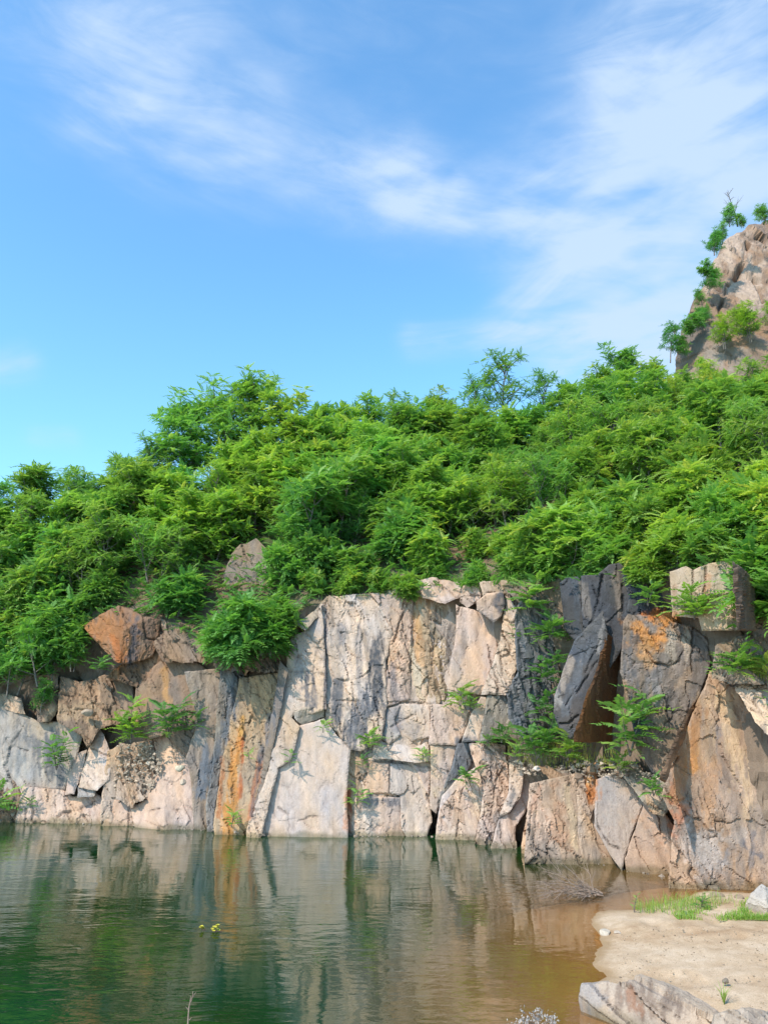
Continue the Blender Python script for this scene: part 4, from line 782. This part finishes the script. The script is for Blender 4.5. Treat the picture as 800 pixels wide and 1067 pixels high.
def make_tree(H, seed, kind='ailanthus', start=.15, spread=.42, dens=1.0, stems=1, bare=False, taper=.62):
    rs = np.random.RandomState(seed); lv = Leaves(); tb = Tubes(); T = FL if kind == 'locust' else FT; fl = .34 if kind == 'locust' else (.40 if H > 3 else .46)
    for sidx in range(stems):
        a = rs.uniform(0, 6.3); base = np.array([math.cos(a), math.sin(a), 0])*(.12*H if stems > 1 else 0)
        d0 = np.array([math.cos(a)*.22*(stems > 1), math.sin(a)*.22*(stems > 1), 1.0])+rs.uniform(-.12, .12, 3)
        h = H*(1 if sidx == 0 else rs.uniform(.6, .95)); tp, dd = curve(base, d0, h*.86, 8, rs, .1, .09)
        tb.path(tp, .012*h+.012, .008, 6); nb = int((9+3.2*h)*dens/(1 if stems == 1 else 1.5))
        for i in range(nb):
            f = start+(1-start)*(i+rs.rand())/nb; q = f*8; j = min(int(q), 7); p = tp[j]+(tp[j+1]-tp[j])*(q-j)
            a = i*2.4+rs.uniform(-.5, .5); L = h*spread*(1.05-f*taper)*rs.uniform(.6, 1.1); el = rs.uniform(.15, .65)+f*.5
            d = np.array([math.cos(a)*math.cos(el), math.sin(a)*math.cos(el), math.sin(el)])
            bp, bd = curve(p, d, L, 5, rs, .25, .14); tb.path(bp, .006*h+.005, .004, 4)
            ends = [(bp[-1], bd, 1.0)]
            for k in range(3+int(L > .7)+int(L > 1.1)):
                jj = rs.randint(1, 5); sd2 = bd*.4+rs.uniform(-1, 1, 3)*np.array([1, 1, .35])+np.array([0, 0, .25]); cp, cdir = curve(bp[jj], sd2, L*rs.uniform(.25, .5), 3, rs, .3, .15)
                tb.path(cp, .005, .003, 3); ends.append((cp[-1], cdir, .9))
            if bare: continue
            for (e, ed, sc) in ends:
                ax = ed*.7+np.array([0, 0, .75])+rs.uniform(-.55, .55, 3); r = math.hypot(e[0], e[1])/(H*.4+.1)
                tone = .7+1.0*min(1, r)+.9*(e[2]/H)+rs.uniform(-.35, .45)  # shade of hidden inner and lower leaves put into tone; young tips lighter
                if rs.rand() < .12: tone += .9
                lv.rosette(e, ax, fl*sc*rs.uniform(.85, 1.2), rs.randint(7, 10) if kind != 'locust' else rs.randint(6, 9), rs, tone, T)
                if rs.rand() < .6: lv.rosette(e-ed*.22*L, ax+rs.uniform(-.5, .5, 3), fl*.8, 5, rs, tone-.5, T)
        if not bare: lv.rosette(tp[-1], np.array([0, 0, 1.0]), fl*1.1, 9, rs, 2.6, T)
    return (lv.mesh('crown') if not bare else None), tb.mesh('trunk', BARK)
PROT = {}
def proto(key):
    if key in PROT: return PROT[key]
    k, i = key
    spec = {'tall': dict(H=3.8, start=.18, spread=.42, taper=.35, dens=1.1), 'mid': dict(H=2.6, start=.12, spread=.48, stems=2, taper=.4), 'low': dict(H=1.5, start=.05, spread=.62, stems=3),
            'wispy': dict(H=2.8, start=.15, spread=.46, stems=2, taper=.35, kind='locust', dens=1.15), 'airy': dict(H=4.0, start=.30, spread=.42, kind='locust', dens=.75), 'fine': dict(H=2.0, start=.15, spread=.5, kind='locust', stems=2, dens=.9),
            'bare': dict(H=2.4, start=.35, spread=.38, bare=True, dens=.6)}[k]
    PROT[key] = (*make_tree(seed=1000+i*7+len(k)*131, **spec), spec['H']); return PROT[key]
def tree(kind, loc, h, label, group=None, tint=(1, 1, 1), name=None, cat='tree', seed=0, lean=(0, 0)):
    rs = random.Random(seed*77+5); key = (kind, rs.randint(0, 4 if kind in ('tall', 'mid') else 2)); cm, tm, H = proto(key)
    r = empty(name or {'tall': 'tree', 'mid': 'tree', 'airy': 'tree', 'wispy': 'tree', 'bare': 'bare_tree'}.get(kind, 'shrub'), loc, rs.uniform(0, 6.28)); s_ = h/H; r.scale = (s_, s_, s_)
    if s_ > 1.25 or s_ < .8: r.scale = (s_, s_, s_)
    r.rotation_euler = (lean[0], lean[1], r.rotation_euler[2])
    t_ = link('trunk', tm, r)
    if cm:
        c = link('crown', cm, r); c.color = (*tint, 1)
    tag(r, label, cat, group); return r
# --- trees over the slope
sky_px = [(-300, 530), (-40, 508), (0, 508), (40, 496), (65, 488), (92, 492), (120, 474), (150, 456), (170, 440), (190, 400), (212, 388), (232, 382), (262, 394), (290, 402), (306, 424), (330, 420), (360, 415), (400, 422), (440, 412), (470, 400), (500, 372), (530, 360), (560, 380), (580, 392), (605, 402), (630, 382), (655, 364), (690, 370), (720, 388), (760, 386), (800, 372), (900, 368), (1300, 360)]
rs = np.random.RandomState(11)
LM = [(-400, 'outside the left edge'), (0, 'above far left slab'), (75, 'above the rusty boulder'), (150, 'above brown streaked slab'), (225, 'above orange streaked slab'),
      (300, 'above pale left edge'), (375, 'above pale face middle'), (450, 'above the ochre column'), (525, 'above dark recessed wall'), (590, 'above blue black column'),
      (650, 'above the pointed block'), (715, 'above the overhanging block'), (780, 'at right frame edge'), (830, 'outside the right edge')]
RW = [(-1, 'at the cliff lip'), (.12, 'low on the slope'), (.36, 'halfway up the slope'), (.62, 'high on the slope'), (.87, 'on the skyline ridge')]
placed = []
rows_t = [0.02, .13, .27, .42, .57, .72, .86, 1.0]; NR = len(rows_t)-1
for ri, t0 in enumerate(rows_t):
    stepx = [34, 38, 40, 40, 38, 38, 36, 34][ri]
    x = -150+rs.uniform(0, stepx)
    while x < 960:
        t = t0+rs.uniform(-.05, .05); p = hill_uv(np.array(x), np.array(t)); p[2] -= .15
        X, Y = project(p); D = np.linalg.norm(p-CAM)
        sky = np.interp(X, *zip(*sky_px)); maxh = (Y-sky)*D/FPX*1.0
        if ri == NR: h = maxh*rs.uniform(.90, 1.0); kind = 'tall' if h > 2.7 else 'mid'
        else:
            h = min(rs.uniform(1.6, 2.8) if ri > 1 else rs.uniform(.9, 1.7), maxh*.86); kind = 'mid' if h > 1.9 else 'low'
        if ri == NR and 470 < X < 590: kind = 'airy'
        ok = h > .7
        if ri < 2 and (75 < X < 205): ok = ok and rs.rand() < .75 and t > .05
        if ri == 0 and 330 < X < 540: h = min(h, .75); kind = 'low'
        if 222 < X < 286 and Y-h*FPX/D < 640 and Y > 575: ok = False
        if 298 < X < 325 and ri == NR: h *= .75
        if kind in ('mid', 'tall') and rs.rand() < (.30 if kind == 'mid' else .35): kind = 'wispy'
        if ok: placed.append([X, t, p, h, kind, ri])
        x += stepx*rs.uniform(.75, 1.25)
cells = {}
for q in placed:
    L_ = [n for a, n in LM if q[0] >= a][-1]; Rw = [n for a, n in RW if q[1] >= a][-1]; cells.setdefault((L_, Rw), []).append(q)
ORD = {1: [''], 2: ['left of two ', 'right of two '], 3: ['leftmost of three ', 'middle of three ', 'rightmost of three ']}
for (L_, Rw), qs in cells.items():
    qs.sort(key=lambda q: q[0]); n = len(qs)
    for i, (X, t, p, h, kind, ri) in enumerate(qs):
        tt = .5+.5*math.sin(X*.013+t*3)
        g = rs.uniform(.92, 1.22); yel = np.clip(.2+.5*(X/800)+rs.uniform(-.35, .35), 0, 1)
        tint = (g*(.82+.62*yel), g*(.97+.10*yel), g*(1.1-.25*yel))
        if 170 < X < 310 and .3 < t < .8: tint = (g*1.22, g*1.06, g*.88)
        tone = 'yellowish green' if tint[0] > 1.2 else 'bright green' if tint[0]+tint[1] > 1.95 else 'deep green'
        what = {'tall': 'tree', 'mid': 'small tree', 'low': 'leafy shrub', 'airy': 'airy tree', 'wispy': 'fine leaved tree'}[kind]
        noun = what if n == 1 else what+'s' if False else what
        nth = ['first', 'second', 'third', 'fourth', 'fifth', 'sixth', 'seventh', 'eighth', 'ninth', 'tenth', 'eleventh', 'twelfth'][min(i, 11)]
        tail = '' if n == 1 else (', left one', ', right one')[i] if n == 2 else f', {nth} from left'
        lab = f'{tone} {what} {Rw} {L_}{tail}'
        if len(lab.split()) > 16: lab = f'{what} {Rw} {L_}{tail}'
        tree(kind, p, h, lab, 'trees and shrubs covering the slope', tint, seed=int(X*3+t*1000), cat='tree' if kind != 'low' else 'shrub')
# --- ground cover, undergrowth
def ground_cover():
    lv = Leaves(); rs = np.random.RandomState(5)
    PP = hill_uv(rs.uniform(-180, 980, 9000), rs.uniform(-.02, 1.02, 9000)); PP[:, 2] += .1
    for p in PP:
        a = rs.uniform(0, 6.3); lv.frond(FT[rs.randint(4)] if rs.rand() < .6 else FL[rs.randint(4)], p, np.array([math.cos(a), math.sin(a), rs.uniform(.3, 1.4)]), rs.uniform(.3, .6), rs.uniform(-.5, .5), green(rs.uniform(.2, 2.0)))
    o = link('undergrowth', lv.mesh('undergrowth')); tag(o, 'leafy undergrowth covering the soil of the slope', kind='stuff')
ground_cover()
# --- single plants on the cliff; every leaf a part of its own
FM = {}
def leaf_mesh(fam, i, ci):
    k = (fam, i, ci)
    if k not in FM:
        V, F = (FT if fam == 'a' else FL)[i]; FM[k] = np_mesh('leaf', V, F, LEAF, np.tile(green([.6, 1.3, 2.0, 2.8][ci]), (len(V), 1)))
    return FM[k]
def sprout(px, py, hpx, n, label, off=.35, fam='a', tint=(1, 1, 1), L=None, seed=None, name='sapling', cat='plant', loc=None, tone=1):
    seed = seed or int(px*7+py); rs = np.random.RandomState(seed)
    p = (yref_point(np.array(px, float), np.array(py, float))-np.array([0, off, 0])) if loc is None else np.asarray(loc, float)
    H = hpx*np.linalg.norm(p-CAM)/FPX; L = (L or min(.5, H*.6))*1.3; n = int(n*1.6)
    r = empty(name, p); tb = Tubes(); ns = 1 if n < 10 else 3; paths = []
    for k in range(ns):
        tp, _ = curve(np.zeros(3), np.array([rs.uniform(-.5, .5)*(ns > 1), -.35, 1.0]), H*(.8 if k == 0 else rs.uniform(.4, .75)), 6, rs, .1, .08); tb.path(tp, .008+.008*H, .003, 5); paths.append(tp)
    s_ = link('stem', tb.mesh('stem', BARK), r)
    for i in range(n):
        tp = paths[i % ns]; f = (.15+.85*(i//ns+.5)/(n/ns)); q = min(f*6, 5.99); j = int(q); b = tp[j]+(tp[j+1]-tp[j])*(q-j)
        a = i*2.4+rs.uniform(-.3, .3); el = rs.uniform(.1, .5)+.6*f; d = np.array([math.cos(a)*math.cos(el), math.sin(a)*math.cos(el), math.sin(el)])
        c = bpy.data.objects.new('leaf', leaf_mesh(fam, rs.randint(4), int(np.clip(tone+rs.randint(-1, 2), 0, 3)))); COL.objects.link(c); c.parent = r
        M = frame(d, rs.uniform(-.3, .3)); l = L*rs.uniform(.75, 1.15)
        c.matrix_local = Matrix.Translation(Vector(b)) @ Matrix(M.tolist()).to_4x4() @ Matrix.Diagonal((l, l, l, 1)); c.color = (*tint, 1)
    tag(r, label, cat); return r
sprout(66, 800, 48, 26, 'drooping leafy plant hanging over the black stained grey slab', .45, L=.34)
sprout(40, 838, 10, 6, 'small green seedling low on the ledge at far left', .5)
sprout(8, 842, 26, 12, 'bright green weed at the left edge by the water', .7, tone=2)
sprout(142, 772, 52, 34, 'bushy light green plant beside the fern like one at left', .45, L=.36, tone=2, tint=(1.2, 1.1, .8))
sprout(182, 768, 46, 30, 'fern like green plant right of the bushy light green one', .5, L=.42)
sprout(204, 762, 26, 9, 'little upright sprout on the brown slab just left of the streaked stripes', .35, L=.3)
sprout(245, 858, 20, 9, 'yellow green tuft at the foot of the orange streaks by the water', .5, L=.22, tone=3)
sprout(262, 790, 10, 4, 'tiny yellow sprig on the orange streaked slab', .4, L=.16, tone=3)
sprout(304, 796, 18, 5, 'tiny sprout in the left notch of the smooth lilac slab', .5, L=.2)
sprout(338, 762, 12, 6, 'pale yellow green sprig below the wedge shaped notch', .5, L=.22, tone=3)
sprout(386, 776, 16, 14, 'spiky bright green tuft below the black streaks', .55, L=.30, tone=2)
sprout(440, 790, 16, 8, 'yellow green sprig on the pale middle ledge', .55, L=.22, tone=3)
sprout(372, 838, 28, 9, 'thin plant rising in the orange crack of the big face', .4, L=.26, tone=2)
sprout(379, 800, 16, 6, 'dark sprout in the recess under the spiky tuft', .35, L=.2, tone=0)
sprout(478, 738, 28, 14, 'star shaped young plant at the foot of the flat pink slab', .4, L=.34, tone=2, fam='a', tint=(1.2, 1.05, .9))
sprout(490, 738, 14, 8, 'small bushy sprig right beside the star shaped young plant', .4, L=.24, tone=2)
sprout(483, 814, 20, 14, 'compact green tuft growing on the slab right of the black gap', .6, L=.26)
sprout(519, 772, 22, 16, 'dark green fern in the crack left of the fern clump', .5, L=.28, tone=0)
sprout(505, 776, 14, 8, 'short fern tuft at the top of the black slanting crack', .5, L=.24)
sprout(556, 788, 54, 40, 'tall fern clump on the ledge at the foot of the dark wall', .45, L=.38, tone=1)
sprout(586, 790, 30, 22, 'pale weedy plant on the ledge under the leaning slab', .5, L=.30, tone=2, tint=(1.2, 1.0, .8))
sprout(534, 790, 26, 12, 'low bush on the ledge left of the tall fern clump', .5, L=.26, tone=2)
sprout(645, 784, 78, 34, 'single upright sapling with long leaves between leaning slab and pointed block', .75, L=.46, tone=2)
sprout(664, 822, 22, 14, 'green tuft in front of the tip of the pointed block', 1.0, L=.26)
sprout(636, 800, 22, 12, 'pale weed at the foot of the upright sapling', .6, L=.24, tone=2, tint=(1.2, 1.0, .8))
sprout(548, 640, 46, 26, 'bright plant leaning over the lip at the top of the dark wall', .4, L=.42, tone=2)
sprout(572, 668, 30, 22, 'green fern hanging on the dark wall left of the black column', .3, L=.40)
sprout(538, 668, 18, 8, 'small sprig on the fluted slab edge below the leaning plant', .3, L=.30)
sprout(566, 712, 30, 16, 'dark fern halfway down the recessed wall', .3, L=.36, tone=0)
sprout(578, 694, 20, 8, 'dark sprout close to the left edge of the leaning slab', .3, L=.3, tone=0)
sprout(562, 745, 30, 14, 'dark plant low on the recessed wall above the fern clump', .3, L=.32, tone=0)
sprout(706, 648, 36, 26, 'bright green plant growing on top of the pointed block', .9, L=.38, tone=3, tint=(1, 1, .9))
sprout(664, 634, 26, 16, 'small bright plant between the blue black column and the pointed block', .7, L=.32, tone=2)
sprout(690, 642, 20, 12, 'low bright sprig left of the plant on the pointed block', .9, L=.3, tone=3)
sprout(756, 704, 26, 26, 'green fern under the overhanging block on the wall top', .5, L=.40, tone=2)
sprout(790, 708, 40, 20, 'thin yellowish shrub right of the fern under the overhang', .5, L=.3, tone=2, tint=(1.4, 1.0, .8), fam='l')
sprout(798, 742, 36, 20, 'dark green plant overhanging the pale right ledge at the frame edge', 1.1, L=.38)
sprout(792, 650, 40, 30, 'green plant hugging the dark right side of the overhanging block', .6, L=.42)
sprout(776, 602, 40, 26, 'grassy bright plant on top of the overhanging block', .5, L=.42, tone=2)
sprout(741, 640, 14, 8, 'yellow green sprig at the lower edge of the overhanging block', .95, L=.22, tone=3, tint=(1.3, 1, .8))
sprout(438, 618, 12, 8, 'small weed on the lip of the ochre column', .5, L=.22, tone=2)
sprout(110, 700, 18, 14, 'dark sprig under the rusty boulder', .6, L=.3, tone=1)
# bigger bushes hanging on the cliff
def bush(px, py, h, label, off=.4, tint=(1, 1, 1), kind='low', seed=1, name='shrub'):
    p = yref_point(np.array(px, float), np.array(py, float))-np.array([0, off, 0]); return tree(kind, p, h, label, None, tint, name=name, cat='shrub', seed=seed)
bush(252, 694, 1.75, 'big dark green bush overhanging the orange streaked slab', .5, (.8, .95, 1.0), seed=31)
bush(232, 690, 1.2, 'small bush tucked left of the big overhanging bush', .4, (.85, 1, .9), seed=32)
bush(280, 684, 1.3, 'leafy bush touching the left edge of the big pale face', .4, (.9, 1.0, .9), seed=33)
bush(20, 724, 2.0, 'large dark bush at the far left over the grey slab', .5, (.75, .95, .85), 'fine', seed=34)
bush(55, 715, 1.9, 'round dense bush left of the rusty boulder', .5, (.8, .95, .8), 'fine', seed=35)
bush(82, 700, 1.2, 'low bush under the left tip of the rusty boulder', .5, (1.0, 1.05, .8), 'fine', seed=36)
bush(-20, 735, 2.0, 'dark bush cut by the left edge of the picture', .5, (.75, .95, .85), 'fine', seed=37)
bush(46, 742, 1.0, 'trailing dark shrub hanging down the brown block', .5, (.7, .9, .8), 'fine', seed=38)
bush(590, 610, 1.0, 'shrub spilling over soil behind the blue black column', -.6, (.9, 1, .9), seed=39)
bush(830, 660, 2.2, 'shrub mass beyond the right edge behind the overhanging block', .2, (.9, 1, .9), seed=40)
# peak trees
def pt(px, py, Y, h, kind, label, tint=(1, 1, 1), seed=1): return tree(kind, at(px, py, Y), h, label, None, tint, seed=seed, cat='tree', lean=(random.uniform(-.2, .2), -.35 if px < 750 else .0))
pt(768, 236, 39.5, 2.9, 'bare', 'bare leafless little tree standing on the very top of the peak', seed=1)
pt(757, 238, 39.5, 1.3, 'wispy', 'small round leafy tree left of the bare one on the peak', (.8, 1, 1.1), 2)
pt(776, 236, 39.0, 1.0, 'fine', 'low shrub right below the bare tree on the peak', (.9, 1, 1), 3)
pt(798, 232, 39.5, 1.4, 'wispy', 'shrub at the right frame edge on the peak top', (.9, 1, 1), 4)
pt(746, 268, 38.6, 1.5, 'wispy', 'dark shrub clinging to the upper left shoulder of the peak', (.7, .95, 1.1), 5)
pt(737, 304, 38.2, 1.6, 'wispy', 'shrub sticking out left of the peak at mid height', (.75, .95, 1.1), 6)
pt(728, 345, 37.8, 1.4, 'wispy', 'shrub on the lower left flank of the peak', (.75, .95, 1.05), 7)
pt(698, 378, 37.5, 2.6, 'airy', 'thin dark tree left of the foot of the peak against the sky', (.7, .92, 1.1), 8)
pt(755, 366, 36.2, 1.7, 'wispy', 'yellow green tree in front of the peak face', (1.5, 1.2, .8), 9)
pt(785, 358, 36.0, 1.9, 'wispy', 'larger yellow green tree before the peak at the frame edge', (1.45, 1.2, .8), 10)
pt(735, 398, 36.0, 1.4, 'fine', 'yellow green shrub below the left flank of the peak', (1.35, 1.2, .8), 11)
for i, (px_, py_, Y_, h_, k_, l_) in enumerate([(750, 256, 38.8, 1.3, 'wispy', 'little shrub just under the highest left corner of the peak'), (741, 288, 38.4, 1.0, 'mid', 'spreading shrub between the two dark shrubs on the left of the peak'),
        (729, 322, 38.0, 1.1, 'wispy', 'fine leaved shrub halfway down the left edge of the peak'), (718, 352, 37.6, 1.3, 'mid', 'wide shrub low on the left edge of the peak'), (708, 372, 37.3, 1.4, 'wispy', 'shrub at the very foot of the peak on its left'),
        (775, 345, 36.3, 1.5, 'wispy', 'bright tree in the middle of the peak foot'), (800, 340, 36.4, 1.7, 'wispy', 'bright tree spilling over the peak at the right frame edge')]):
    pt(px_, py_, Y_, h_, k_, l_, (.85, .97, 1.0) if px_ < 760 else (1.4, 1.15, .8), 40+i)
# dry branch in the shallows
def dead_branch():
    rs = np.random.RandomState(3); tb = Tubes(); o0 = on_water(621, 932, .04)
    for i in range(30):
        a = rs.uniform(math.pi*.55, math.pi*1.15); L = rs.uniform(.4, 1.5)
        p, _ = curve(o0+rs.uniform(-.1, .1, 3)*np.array([1.5, .8, .3]), np.array([math.cos(a), math.sin(a)*.5, rs.uniform(.02, .50)]), L, 8, rs, -.3, .22)
        p[:, 2] = np.maximum(p[:, 2], -.03); tb.path(p, .008, .003, 4)
        for k in range(4):
            j = rs.randint(2, 7); q, _ = curve(p[j], p[j]-p[j-1]+rs.uniform(-.12, .12, 3), L*.4, 4, rs, 0, .25); tb.path(q, .005, .002, 3)
    o = link('dead_branch', tb.mesh('dead_branch', TWIG)); tag(o, 'dry leafless brown branch lying in the shallow water near the sand', 'branch')
dead_branch()
# grass
def grass(name, label, polys, n, seed, h0, h1, tones, off=None, lean=.5, kind='stuff', w=.006, tint=(1, 1, 1), patchy=0):
    rs = np.random.RandomState(seed); V, F, C = [], [], []; Q = scatter(polys, n, rs); PP = (off or gr)(Q[:, 0], Q[:, 1]); keep = fbm(PP[:, 0]*1.8, PP[:, 1]*1.8+PP[:, 2], seed=seed) > rs.uniform(-.5, .15, n)-.05+patchy
    for p in PP[keep]:
        a = rs.uniform(0, 6.3); h = rs.uniform(h0, h1); d = np.array([math.cos(a), math.sin(a), 0]); s_ = np.array([-d[1], d[0], 0])*w; k = len(V)
        m = p+d*h*lean*.3+np.array([0, 0, h*.6]); t_ = p+d*h*lean+np.array([0, 0, h*rs.uniform(.7, 1)])
        V += [p-s_, p+s_, m+s_*.8, m-s_*.8, t_]; F += [(k, k+1, k+2), (k, k+2, k+3), (k+3, k+2, k+4)]; col = green(rs.uniform(*tones)); C += [col]*5
    o = link(name, np_mesh(name, np.array(V), np.array(F), LEAF, np.array(C))); tag(o, label, kind=kind); o.color = (*tint, 1); return o
grass('grass', 'bright short grass strip at the right end of the beach', [(700, 951), (740, 944), (800, 938), (900, 948), (940, 975), (800, 963), (740, 961), (705, 957)], 20000, 1, .02, .12, (2.4, 3.9), patchy=.22)
grass('grass', 'sparse reedy grass at the water edge left of the bright grass', [(655, 938), (700, 932), (740, 934), (770, 938), (740, 947), (700, 952), (668, 948)], 700, 2, .06, .26, (2.2, 4.0), w=.004)
grass('grass', 'dry yellowish grass on the ledge under the leaning slab', [(525, 776), (560, 770), (615, 778), (640, 784), (640, 796), (560, 800), (528, 790)], 1100, 3, .06, .20, (2.0, 4.0), off=cl(.36), w=.006, tint=(1.1, .8, .8))
grass('grass', 'dry grass on the wall top below the overhanging block', [(748, 690), (800, 690), (840, 700), (800, 712), (752, 706)], 900, 4, .08, .24, (2.2, 4.0), off=cl(.30), w=.006, tint=(1.1, .85, .8))
grass('grass', 'dry grass and weeds along the cliff lip', [(330, 622), (430, 606), (530, 602), (590, 596), (660, 585), (770, 578), (770, 590), (650, 600), (590, 606), (430, 614), (340, 628)], 3500, 5, .12, .36, (.8, 3.8), off=cl(-.25), w=.006)
sprout(728, 944, 18, 12, 'small leafy weed standing by the pale pointed boulder', loc=gr(729, 944), L=.12, tone=1)
sprout(658, 942, 22, 6, 'single thin green stalk at the water edge right of the dead branch', loc=gr(660, 945), L=.07, tone=2)
def tuft(px, py, z, label, n=26, h=.14, tone=(2.4, 4)):
    rs = np.random.RandomState(int(px)); p = gr(px, py) if z is None else on_water(px, py, z); V, F, C = [], [], []
    for i in range(n):
        a = rs.uniform(0, 6.3); d = np.array([math.cos(a), math.sin(a), 0]); s_ = np.array([-d[1], d[0], 0])*.004; hh = h*rs.uniform(.6, 1.2); k = len(V)
        m = p+d*hh*.2+np.array([0, 0, hh*.6]); t_ = p+d*hh*.6+np.array([0, 0, hh*.95]); V += [p-s_, p+s_, m+s_, m-s_, t_]; F += [(k, k+1, k+2), (k, k+2, k+3), (k+3, k+2, k+4)]; C += [green(rs.uniform(*tone))]*5
    o = link('grass_tuft', np_mesh('grass_tuft', np.array(V), np.array(F), LEAF, np.array(C))); tag(o, label, 'grass tuft')
tuft(754, 1046, None, 'thin yellow green grass tuft growing in sand between the two foreground rocks', h=.22)
# floating yellow flowers
def float_flower(px, py, r, label, seed):
    rs = np.random.RandomState(seed); p = on_water(px, py, .0); root = empty('floating_flower', p)
    st = Tubes(); st.path(np.array([(0, 0, -.12), (.01, 0, -.03), (0, 0, .05)]), .004, .004, 4); link('stem', st.mesh('stem', BARK), root)
    for i in range(int(14*r/.1)):
        a = rs.uniform(0, 6.3); q = rs.uniform(0, r*.8); b = np.array([math.cos(a)*q, math.sin(a)*q*.6, .02+rs.uniform(0, .08)]); V, F = [b], []
        for k in range(6):
            t_ = k*1.047; V.append(b+np.array([math.cos(t_)*.03, math.sin(t_)*.03, .012])); F.append((0, k+1, (k+1) % 6+1))
        link('petal', np_mesh('petal', np.array(V), np.array(F), YELLOW), root)
    tag(root, label, 'flower')
float_flower(225, 971, .105, 'larger cluster of yellow flowers poking out of the green water', 1)
float_flower(210, 970, .065, 'smaller cluster of yellow flowers in the water, on the left', 2)
# foreground weeds on the near bank
def near_stem():
    tb = Tubes(); pts = np.array([at(193, 1160, 3.3), at(195, 1110, 3.35), at(196, 1067, 3.4), at(197, 1050, 3.4), at(199, 1042, 3.4), at(203, 1036, 3.4)]); pts[0, 2] = bed_z(pts[0, :1], pts[0, 1:2])[0]
    tb.path(pts, .005, .0015, 5); rs = np.random.RandomState(2)
    for i in range(7):
        j = rs.randint(2, 5); q, _ = curve(pts[j]+(pts[j+1]-pts[j])*rs.rand(), np.array([rs.uniform(-1, 1), 0, .8]), .02, 2, rs); tb.path(q, .003, .001, 3)
    o = link('weed_stalk', tb.mesh('weed_stalk', TWIG)); tag(o, 'thin pale bent stalk rising at the bottom left over the water', 'weed')
near_stem()
def white_weed(px, py, R_, Y, label, seed):
    rs = np.random.RandomState(seed); c = at(px, py, Y); root = empty('white_flowered_weed', (c[0]+.02, c[1], bed_z(np.array([c[0]]), np.array([c[1]]))[0])); o0 = np.array(root.location)
    c = c-o0; tb = Tubes(); tb.path(np.array([(0, 0, -.03), c*.5+np.array([.015, 0, 0]), c-np.array([0, 0, R_])]), .004, .0025, 5)
    hub = c-np.array([0, 0, R_]); V, F = [], []
    for i in range(26):
        v = rs.randn(3); v /= np.linalg.norm(v); v[2] = abs(v[2])*.9; e = hub+v*R_*rs.uniform(.8, 1.5)*np.array([1.1, .9, 1.0]); tb.path(np.array([hub, (hub+e)/2+rs.uniform(-.004, .004, 3), e]), .0015, .0008, 3)
        for k in range(9):
            b = e+rs.randn(3)*R_*.16; d = rs.randn(3); d /= np.linalg.norm(d); w = np.cross(d, rs.randn(3)); w /= np.linalg.norm(w); k0 = len(V); s_ = R_*.16
            V += [b, b+d*s_+w*s_*.4, b+d*s_*1.6, b+d*s_-w*s_*.4]; F += [(k0, k0+1, k0+2), (k0, k0+2, k0+3)]
    link('stem', tb.mesh('stem', TWIG), root); f = link('flower_head', np_mesh('flower_head', np.array(V), np.array(F), PETAL), root); f['kind'] = 'stuff'
    tag(root, label, 'weed')
white_weed(560, 1054, .055, 3.6, 'white flowered weed head rising from below, the largest of the three', 1)
white_weed(538, 1068, .035, 3.5, 'low white flowered weed barely showing at the bottom left of the largest', 2)
white_weed(612, 1072, .03, 3.5, 'white flowered weed tip at the frame bottom under the long whitish rock', 3)
